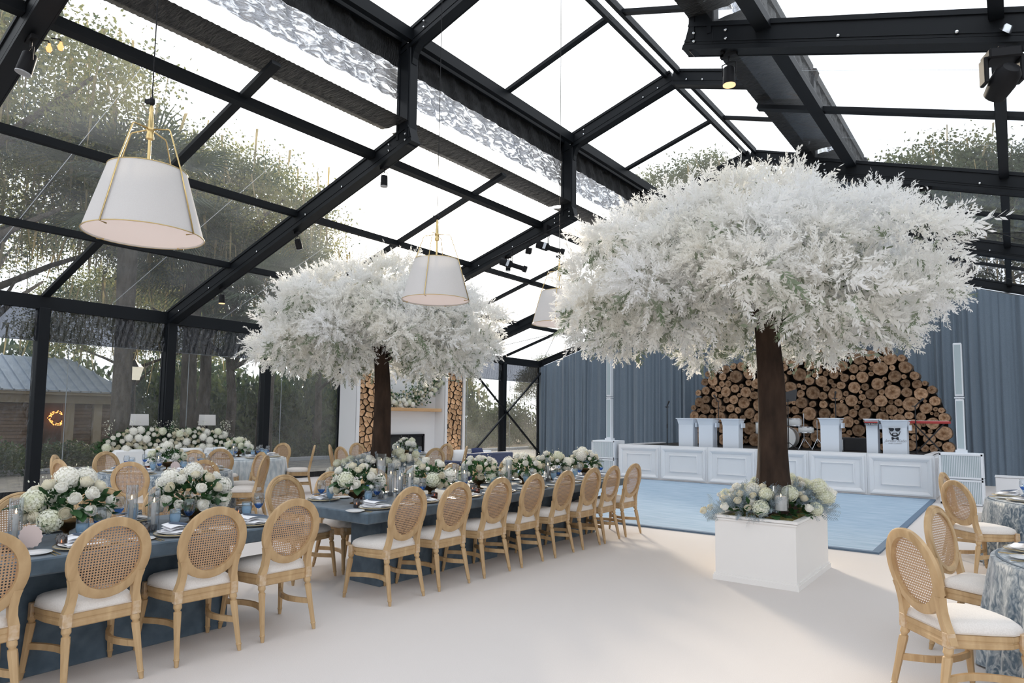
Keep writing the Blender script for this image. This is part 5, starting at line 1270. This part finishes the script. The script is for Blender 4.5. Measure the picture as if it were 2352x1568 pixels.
TV = np.array([[0,0,0],[.5,-.27,.05],[1,0,-.05],[.5,.27,.05]]); V, F = scatter(TV, np.array([[0,1,2,3]]), pos, frames(norm(rng.normal(size=(n,3))+[.6,0,0])), rng.uniform(.05,.10,n)); obj('greenery', np_mesh('greenery', V, F, 'leaf'), parent=gl_, kind='stuff')

# ================================================================== SOFAS, CONSOLE, LAMPS
ns_ = thing('sofa', 'navy velvet sofa seen from behind, in front of the fireplace', 'sofa', (-10.45,12.6,0))
mb = MB(); mb.box((.36,0,.44), (.16,1.66,.74), bev=.03); obj('backrest', mb, 'navy_velvet', ns_, smooth='auto')
mb = MB(); mb.box((-.06,0,.27), (.72,1.62,.30), bev=.03); obj('seat', mb, 'navy_velvet', ns_, smooth='auto')
for s in (-1,1): mb = MB(); mb.box((-.05,s*.86,.36), (.86,.14,.54), bev=.03); obj('armrest', mb, 'navy_velvet', ns_, smooth='auto')
for s in (-1,1):
    for r_ in (-.36,.36): mb = MB(); mb.tube([(r_,s*.8,0),(r_,s*.8,.12)], .02, 8); obj('leg', mb, 'brass', ns_)
def cushion(name, x, y, z, s_, m_, lab, rot, group=None):
    mb = MB()
    def fn(u, v):
        a, b = u*2-1, v*2-1; return (a*s_*(1-.06*b*b), b*s_*(1-.06*a*a), .30*s_*(1-a*a)**.6*(1-b*b)**.6 if abs(a) < 1 and abs(b) < 1 else 0)
    mb.grid(fn, 11, 11); mb.grid(lambda u,v: tuple((p,q_,-r_) for p,q_,r_ in [fn(1-u,v)])[0], 11, 11)
    return obj(name, mb, m_, loc=(x,y,z), rot=rot, smooth=True, label=lab, cat='cushion', group=group)
cushion('cushion',-10.62,12.15,.62,.26,'white_fabric','white cushion peeking over the left half of the navy sofa back',(R(70),0,R(80)),'sofa cushions'); cushion('cushion',-10.55,12.75,.66,.25,'navy_cushion','dark blue cushion at the middle of the navy sofa back',(R(70),0,R(95)),'sofa cushions'); cushion('cushion',-10.62,13.12,.60,.24,'white_fabric','white cushion peeking over the right half of the navy sofa back',(R(75),0,R(85)),'sofa cushions')
ws = thing('sofa', 'long white sofa against the tent wall below the bank of flowers', 'sofa', (-14.25,7.15,0))
mb = MB(); mb.box((.10,0,.25), (.44,2.5,.34), bev=.03); obj('seat', mb, 'white_fabric', ws, smooth='auto')
mb = MB(); mb.box((-.18,0,.44), (.12,2.5,.84), bev=.03); obj('backrest', mb, 'white_fabric', ws, smooth='auto')
for i in range(4): mb = MB(); mb.box((-.05,-.93+i*.62,.68), (.14,.60,.46), bev=.045); obj('back_cushion', mb, 'white_fabric', ws, smooth='auto')
for s in (-1,1):
    for r_ in (-.15,.25): mb = MB(); mb.tube([(r_,s*1.15,0),(r_,s*1.15,.09)], .02, 8); obj('leg', mb, 'fixture_black', ws)
co = thing('console_table', 'narrow white console table behind the white sofa carrying flowers and lamps', 'table', (-14.68,7.15,0))
mb = MB(); mb.box((0,0,.86), (.30,2.5,.05)); obj('top', mb, 'white_paint', co)
for s in (-1,1):
    for r_ in (-.12,.12): mb = MB(); mb.box((r_,s*1.1,.42), (.05,.05,.84)); obj('leg', mb, 'white_paint', co)
fb_ = thing('flower_bank', 'long dense bank of white roses and hydrangeas behind the white sofa', 'flowers', (-14.52,7.15,.885))
q = random.Random(15); done = []
for k in range(2500):
    if len(done) > 230: break
    y_ = q.uniform(-1.35,1.35); e = 1-abs(y_/1.45)**4; gap = .75 if abs(y_+.05) < .12 else 1; z_ = q.uniform(.02,.40*e*gap+.05); x_ = .05+.14*math.sqrt(max(0,1-(z_/.5)**2))+q.uniform(-.05,.02)
    kd = q.choice(['hydrangea','rose','peony','hydrangea','peony']); rad = {'peony':.05,'rose':.036,'hydrangea':.06,'ranunculus':.034}[kd]*1.3
    if any(math.dist((x_,y_,z_), b) < (rad+rb)*.8 for b, rb in done): continue
    done.append(((x_,y_,z_), rad)); d = Vector((1,y_*.3+q.uniform(-.3,.3),z_*1.8+q.uniform(-.2,.2))); obj(kd, q.choice(BM[kd]), parent=fb_, loc=(x_,y_,z_), rot=d.to_track_quat('Z','Y').to_euler(), scl=1.35)
n = 1800; yy_ = rng.uniform(-1.45,1.45,n); hz = .42*(1-np.abs(yy_/1.5)**4)+.03; pos = np.stack([rng.uniform(-.12,.14,n), yy_, rng.random(n)*hz-.02], 1)
V, F = scatter(TV, np.array([[0,1,2,3]]), pos, frames(norm(rng.normal(size=(n,3))+[.4,0,.3])), rng.uniform(.05,.11,n)); obj('greenery', np_mesh('greenery', V, F, 'leaf'), parent=fb_, kind='stuff')
n = 500; yc_ = rng.choice([-1.25,-.75,.0,.05,.7,1.3,1.2,-.3], n); hgt = rng.random(n); pos = np.stack([rng.normal(size=n)*.03+.02, yc_+rng.normal(size=n)*.03*(1+hgt), .30+hgt*.30], 1)
V, F = scatter(TV, np.array([[0,1,2,3]]), pos, frames(norm(rng.normal(size=(n,3))+[0,0,.6])), rng.uniform(.015,.035,n)); obj('flower_spires', np_mesh('spires', V, F, 'petal_green'), parent=fb_, kind='stuff')
def tlamp(y, lab):
    t = thing('table_lamp', lab, 'lamp', (-14.74,y,.885), 0, 'square shaded lamps behind the white sofa')
    mb = MB(); mb.lathe([(.07,0),(.07,.015),(.012,.03),(.012,.50)], 14); obj('base', mb, 'fixture_black', t, smooth='auto')
    mb = MB(); vs = [(x_*w_,y_*w_,z_) for z_,w_ in ((.50,.135),(.74,.125)) for x_,y_ in ((-1,-1),(1,-1),(1,1),(-1,1))]; mb.add(vs, [(0,1,5,4),(1,2,6,5),(2,3,7,6),(3,0,4,7)]); obj('lamp_shade', mb, 'lamp_linen', t)
tlamp(6.60, 'lamp with a square white shade, left one behind the white sofa'); tlamp(8.08, 'lamp with a square white shade, right one behind the white sofa')

# ================================================================== OUTDOORS
rd = MB(); rd.box((-19.7,15,-.24), (8.0,90,.04)); obj('road', rd, 'asphalt', kind='structure')
kb_ = MB(); kb_.box((-23.8,15,-.16), (.25,90,.16), bev=.02); obj('kerb', kb_, 'kerb_stone', kind='structure')
ct = thing('cottage', 'low brick cottage with a blue grey standing seam metal roof beyond the road', 'building', (-33.5,8,-.2))
def CB(name, x0,x1,y0,y1,z0,z1,m_,par=ct): mb = MB(); mb.box(((x0+x1)/2,(y0+y1)/2,(z0+z1)/2),(x1-x0,y1-y0,z1-z0)); return obj(name, mb, m_, par)
CB('wall',-6.0,-1.6,-12,6.6,0,2.7,'brick_wall'); CB('beam',-1.15,-.55,-12,6.75,2.25,2.72,'tan_stucco')
for y_ in (-9.5,-6.5,-3.6,-.8,1.1,2.95,4.3,5.45,6.6): CB('column',-1.1,-.7,y_-.17,y_+.17,0,2.25,'tan_stucco')
for i in range(3):
    y0_ = (1.3,4.5,5.65)[i]; y1_ = (2.75,5.25,6.4)[i]; k = 0
    for r_ in range(14): CB('brick_course',-.98,-.86,y0_,y1_,.12+r_*.15,.12+r_*.15+.13,'brick_face')
CB('fascia',-.40,-.30,-12.4,6.7,2.62,2.80,'tan_stucco')
mb = MB(); E0,E1,E2,E3 = (-.25,-12.5,2.75),(-.25,6.75,2.75),(-3.6,5.2,4.45),(-3.6,-11,4.45); mb.add([E0,E1,E2,E3,(-7,6.75,2.75),(-7,-12.5,2.75)], [(0,1,2,3),(1,4,2),(5,3,2,4),(0,3,5)]); obj('roof', mb, 'metal_roof', ct)
for i in range(46):
    y_ = -12.3+i*.42
    if y_ > 6.6: break
    f = 1 if y_ < 5.2 else 1-(y_-5.2)/1.55
    mb = MB(); mb.beam((-.25,y_,2.78),(-.25-3.35*f,y_,2.78+1.70*f),.05,.09); obj('roof_rib', mb, 'metal_roof', ct)
for i in range(5): 
    f = (i+.5)/5; mb = MB(); mb.beam((-.25-6.75*f,6.77,2.78),((-.25-6.75*f)*.3-3.6*.7,5.65,2.78+1.2*(1-abs(2*f-1)*.3)),.05,.09); obj('roof_rib', mb, 'metal_roof', ct)
wrh = thing('wreath', 'round wreath of orange lights under the cottage porch', 'wreath', (-34.9,12.03,1.38)); mb = MB()
q = random.Random(3)
for k in range(90): a = q.uniform(.6,5.9); r_ = .28+q.gauss(0,.03); c_ = (q.uniform(-.04,.06), r_*math.cos(a), r_*math.sin(a)); mb.box(c_, (.03,.03,.03), rz=q.random())
obj('lights', mb, 'orange_lights', wrh, kind='stuff'); mb = MB(); mb.tube([(0,.28*math.cos(a),.28*math.sin(a)) for a in np.linspace(.5,6.0,24)], .03, 6); obj('hoop', mb, 'oak_bark', wrh)
sl_ = thing('street_lamp', 'dark street lamp post with a lantern beside the road', 'street lamp', (-24.6,10.75,-.2)); mb = MB(); mb.lathe([(.12,0),(.12,.3),(.06,.4),(.05,2.9),(.08,3.0)], 12); obj('post', mb, 'fixture_black', sl_)
mb = MB(); vs = [(x_*w_,y_*w_,z_) for z_,w_ in ((3.0,.13),(3.45,.22)) for x_,y_ in ((-1,-1),(1,-1),(1,1),(-1,1))]; mb.add(vs, [(0,1,5,4),(1,2,6,5),(2,3,7,6),(3,0,4,7)]); obj('lantern', mb, 'lantern_glass', sl_); mb = MB(); mb.lathe([(.32,3.45),(.05,3.68),(0,3.75)], 4); obj('hood', mb, 'fixture_black', sl_)

def oak_leaves(seed, n_cl=165, per=260, rx=4.2, rz_=2.8, leaf=.10, m_='oak_leaf'):
    q = np.random.default_rng(seed); d = norm(q.normal(size=(n_cl,3))); d[:,2] = np.where(d[:,2] < -.3, -d[:,2], d[:,2]); c_ = d*np.array([rx,rx,rz_])*q.uniform(.35,1,(n_cl,1))**.5
    pi = np.repeat(np.arange(n_cl), per); n = len(pi); pos = c_[pi]+q.normal(size=(n,3))*np.array([.42,.42,.26])
    TVl = np.array([[0,0,0],[.5,-.30,.05],[1,0,-.05],[.5,.30,.05]]); V, F = scatter(TVl, np.array([[0,1,2,3]]), pos, frames(norm(q.normal(size=(n,3))+[0,0,-.3])), q.uniform(.6,1.3,n)*leaf)
    # Spanish moss: long hanging strands
    ns = 420; p = c_[q.integers(0,n_cl,ns)]+q.normal(size=(ns,3))*.4; L_ = q.uniform(.5,1.7,ns); MV = []; MF = []
    for i in range(ns):
        a = q.uniform(0,3.1); w_ = np.array([math.cos(a),math.sin(a),0])*q.uniform(.015,.045); b = len(MV); sw = q.normal(size=3)*.08
        MV += [p[i]-w_, p[i]+w_, p[i]+w_*.7+[sw[0],sw[1],-L_[i]*.6], p[i]-w_*.7+[sw[0],sw[1],-L_[i]*.6], p[i]+[sw[0]*2,sw[1]*2,-L_[i]]]; MF += [[b,b+1,b+2,b+3],[b+3,b+2,b+4,b+4]]
    MV = np.array(MV); mm = MB(); mm.v = [tuple(v) for v in MV]; mm.f = [tuple(dict.fromkeys(f)) for f in MF]; mm.mi = [0]*len(MF)
    return np_mesh('leaves', V, F, m_), mm.mesh('hanging_moss', 'moss_grey')
OAK = [oak_leaves(1), oak_leaves(2)]
FAR_ = [oak_leaves(3, 210, 220, 4.5, 4.2, .14, 'far_leaf')]
def oak_trunk(h, seed):
    q = random.Random(seed); mb = MB(); mb.tube([(0,0,0),(.1,.05,h*.3),(-.1,.1,h*.6),(.1,0,h*.95)], [.22,.17,.14,.09], 9)
    for k in range(7):
        a = k*.9+q.random(); L_ = q.uniform(2,3.6); z_ = h*q.uniform(.45,.8); mb.tube([(0,0,z_),(math.cos(a)*L_*.5,math.sin(a)*L_*.5,z_+L_*.25),(math.cos(a)*L_,math.sin(a)*L_,z_+L_*.45)], [.09,.06,.03], 6)
    return mb.mesh('trunk','oak_bark',True)
OT = [oak_trunk(6,1), oak_trunk(6,2)]
def oak(x, y, h, lab, s=1.0, far=False, seed=0, grp='trees beyond the tent wall', base=None):
    t = thing('oak_tree' if not far else 'woodland_tree', lab, 'tree', (x,y,-.22), seed*1.3, grp)
    lv, mo = (FAR_[0] if far else OAK[seed%2]); top = 2.6 if not far else 4.2; cz = h-top*s
    obj('trunk', OT[seed%2], parent=t, scl=(s,s,max(.5,cz/5.2))); obj('leaves', lv, parent=t, loc=(0,0,cz), scl=s, kind='stuff'); obj('hanging_moss', mo, parent=t, loc=(0,0,cz), scl=s, kind='stuff')
oaks = [(-23.5,.5,12.0,1.25,0,'mossy oak tree whose crown fills the left edge of the clear wall'),(-21.5,4.2,12.8,1.25,1,'tall mossy oak tree left of the big pendant lamp'),(-24.2,13.0,11.6,1.2,0,'mossy oak tree right behind the big pendant lamp'),
 (-25.0,14.6,9.6,1.05,1,'mossy oak tree behind the second roof bay from the left'),(-24.8,18.6,8.0,.95,0,'mossy oak tree behind the left side of the left white tree'),(-28.0,23.5,6.6,.75,1,'mossy oak tree glowing in the low sun behind the left white tree'),
 (-31.0,32.5,6.0,.7,0,'sunlit oak tree behind the fireplace end of the tent'),(-30,1.0,9.0,1.1,1,'oak tree standing in front of the cottage roof'),(-37,16,9,1.2,0,'oak tree behind the right end of the cottage'),(-27.0,7.0,11.5,1.25,0,'broad oak tree over the near end of the cottage roof')]
for x,y,h,s,sd,lb in oaks: oak(x,y,h,lb,s,False,sd)
fars = [(-14.5,37.5,17.0,1.15,'tall pale tree seen through the roof above the ridge, left one'),(-9.0,42.0,15.0,1.2,'tall pale tree seen through the roof above the ridge, right one'),(-20.0,44.0,9.0,.8,'woodland tree beyond the far left tent corner'),(-28,42,6.5,.6,'low woodland tree left of the far tent corner'),
 (-2.0,36.0,14.5,1.2,'woodland tree behind the end wall above the right speaker'),(5.0,36.0,15.5,1.3,'woodland tree behind the end wall beyond the right roof slope'),(12.5,30.0,14.5,1.2,'woodland tree outside the right tent wall, far one'),(13.5,20.0,12.0,1.1,'woodland tree outside the right tent wall, near one')]  # far tree by the right wall is out of view, added for reflections
for i,(x,y,h,s,lb) in enumerate(fars): oak(x,y,h,lb,s,True,i,'woodland trees behind the end wall')
# palm
def palm(x, y, h, lab, seed, s=1.0):
    t = thing('palm_tree', lab, 'tree', (x,y,-.22), seed, 'palms beyond the tent wall'); q = np.random.default_rng(seed)
    mb = MB(); mb.tube([(0,0,0),(.1,0,h*.5),(0,.1,h-.3)], [.28,.24,.30], 12); obj('trunk', mb, 'oak_bark', t, smooth=True)
    V = []; F = []
    for k in range(46):
        a = q.uniform(0,2*PI); el = q.uniform(-.9,1.2); d = np.array([math.cos(a)*math.cos(el), math.sin(a)*math.cos(el), math.sin(el)]); base = np.array([0,0,h-.2])+d*.2; tip = base+d*q.uniform(.7,1.1)*s
        sd_ = np.cross(d,[0,0,1]); sd_ /= np.linalg.norm(sd_); up_ = np.cross(sd_, d)
        for j in range(17):
            b_ = (j/16-.5)*2.3; e = d*math.cos(b_)+sd_*math.sin(b_)+up_*.05; L_ = s*(1.15-.3*abs(b_)); w_ = np.cross(e, up_)*.035; i0 = len(V); V += [tip-w_*.5, tip+w_*.5, tip+e*L_*.6+w_-[0,0,.06], tip+e*L_*.6-w_-[0,0,.06], tip+e*L_-[0,0,.35], tip+e*L_-[0,0,.36]]; F += [[i0,i0+1,i0+2,i0+3],[i0+3,i0+2,i0+4,i0+5]]
    obj('fronds', np_mesh('fronds', np.array(V), np.array(F), 'palm_leaf'), parent=t, kind='stuff')
palm(-20.6,8.7,8.7,'fan palm with drooping fronds right above the big pendant lamp',3,1.5); palm(-22.3,11.6,7.4,'smaller fan palm behind the thin rafter near the big pendant lamp',4,1.4); palm(-19.5,12.6,5.6,'low fan palm close to the tent wall behind the left white tree',6,1.1)
# shrubs
def shrub_me(seed):
    q = np.random.default_rng(seed); n = 5200; d = norm(q.normal(size=(n,3))); d[:,2] = np.abs(d[:,2]); pos = d*np.array([1.6,2.2,1.35])*q.uniform(.3,1,(n,1))**.6+q.normal(size=(n,3))*.08
    TVl = np.array([[0,0,0],[.5,-.22,.05],[1,0,-.05],[.5,.22,.05]]); V, F = scatter(TVl, np.array([[0,1,2,3]]), pos, frames(norm(q.normal(size=(n,3))+[0,0,.5])), q.uniform(.09,.22,n)); return np_mesh('leaves', V, F, 'shrub_leaf')
SHM = [shrub_me(1), shrub_me(2)]
shp = [(-25.2,-1),(-25.6,2.6),(-25.0,6.2),(-26.2,9.4),(-25.4,12.8),(-26.0,16.2),(-25.2,19.8),(-25.8,23.6),(-26.6,27.5),(-27.5,31.5),(-29,35.5),(-22,34.5),(-18,36),(-24.5,39)]
wh = ['at the far left','second from the left','left of the big post','behind the dark post','behind the white sofa','right of the white sofa','behind the middle wall post','left of the fireplace','behind the fireplace','at the right of the fireplace','behind the braced bay','far behind the braced bay','behind the drape corner','far behind the fireplace']
for i, (x,y) in enumerate(shp):
    t = thing('shrub', f'dark leafy shrub along the kerb, {wh[i]}', 'shrub', (x,y,-.22), i*1.1, 'shrubs beyond the road'); obj('leaves', SHM[i%2], parent=t, kind='stuff', scl=(1,1,random.Random(i).uniform(.55,.85)))
    mb = MB(); 
    for k in range(5): mb.tube([(0,0,0),(math.cos(k*1.3)*.5,math.sin(k*1.3)*.6,.8)], [.04,.015], 5)
    obj('stems', mb, 'oak_bark', t)

# understory trees and tall bushes that close the view under the crowns
us = [(-28.5,-6,'far left'),(-29.5,-1.5,'left of the cottage'),(-29.0,17.5,'right of the cottage'),(-28.5,21,'behind the middle wall post'),(-30.5,25.5,'behind the left white tree'),(-31,30,'behind the fireplace'),(-33,35,'behind the braced bay, near one'),(-31,41,'behind the braced bay, far one'),(-25,44,'behind the far tent corner'),(-43,-2,'behind the cottage, left'),(-45,6,'behind the cottage, middle'),(-45,14,'behind the cottage, right'),(-43,22,'far behind the cottage gable'),(-40,30,'deep in the wood'),(-38,40,'deepest in the wood')]
for i, (x, y, l) in enumerate(us):
    t = thing('bush', 'tall leafy bush under the oaks, '+l, 'shrub', (x,y,-.22), i*.9, 'tall bushes under the oaks'); k = (1.9 if y < 24 else 1.55) if x > -36 else 3.0
    obj('leaves', SHM[i%2], parent=t, kind='stuff', scl=(k,k,k*1.45)); obj('stems', MB().tube([(0,0,0),(.2,.1,1.2),(.1,.3,2.2)], [.12,.08,.03], 6), 'oak_bark', t)
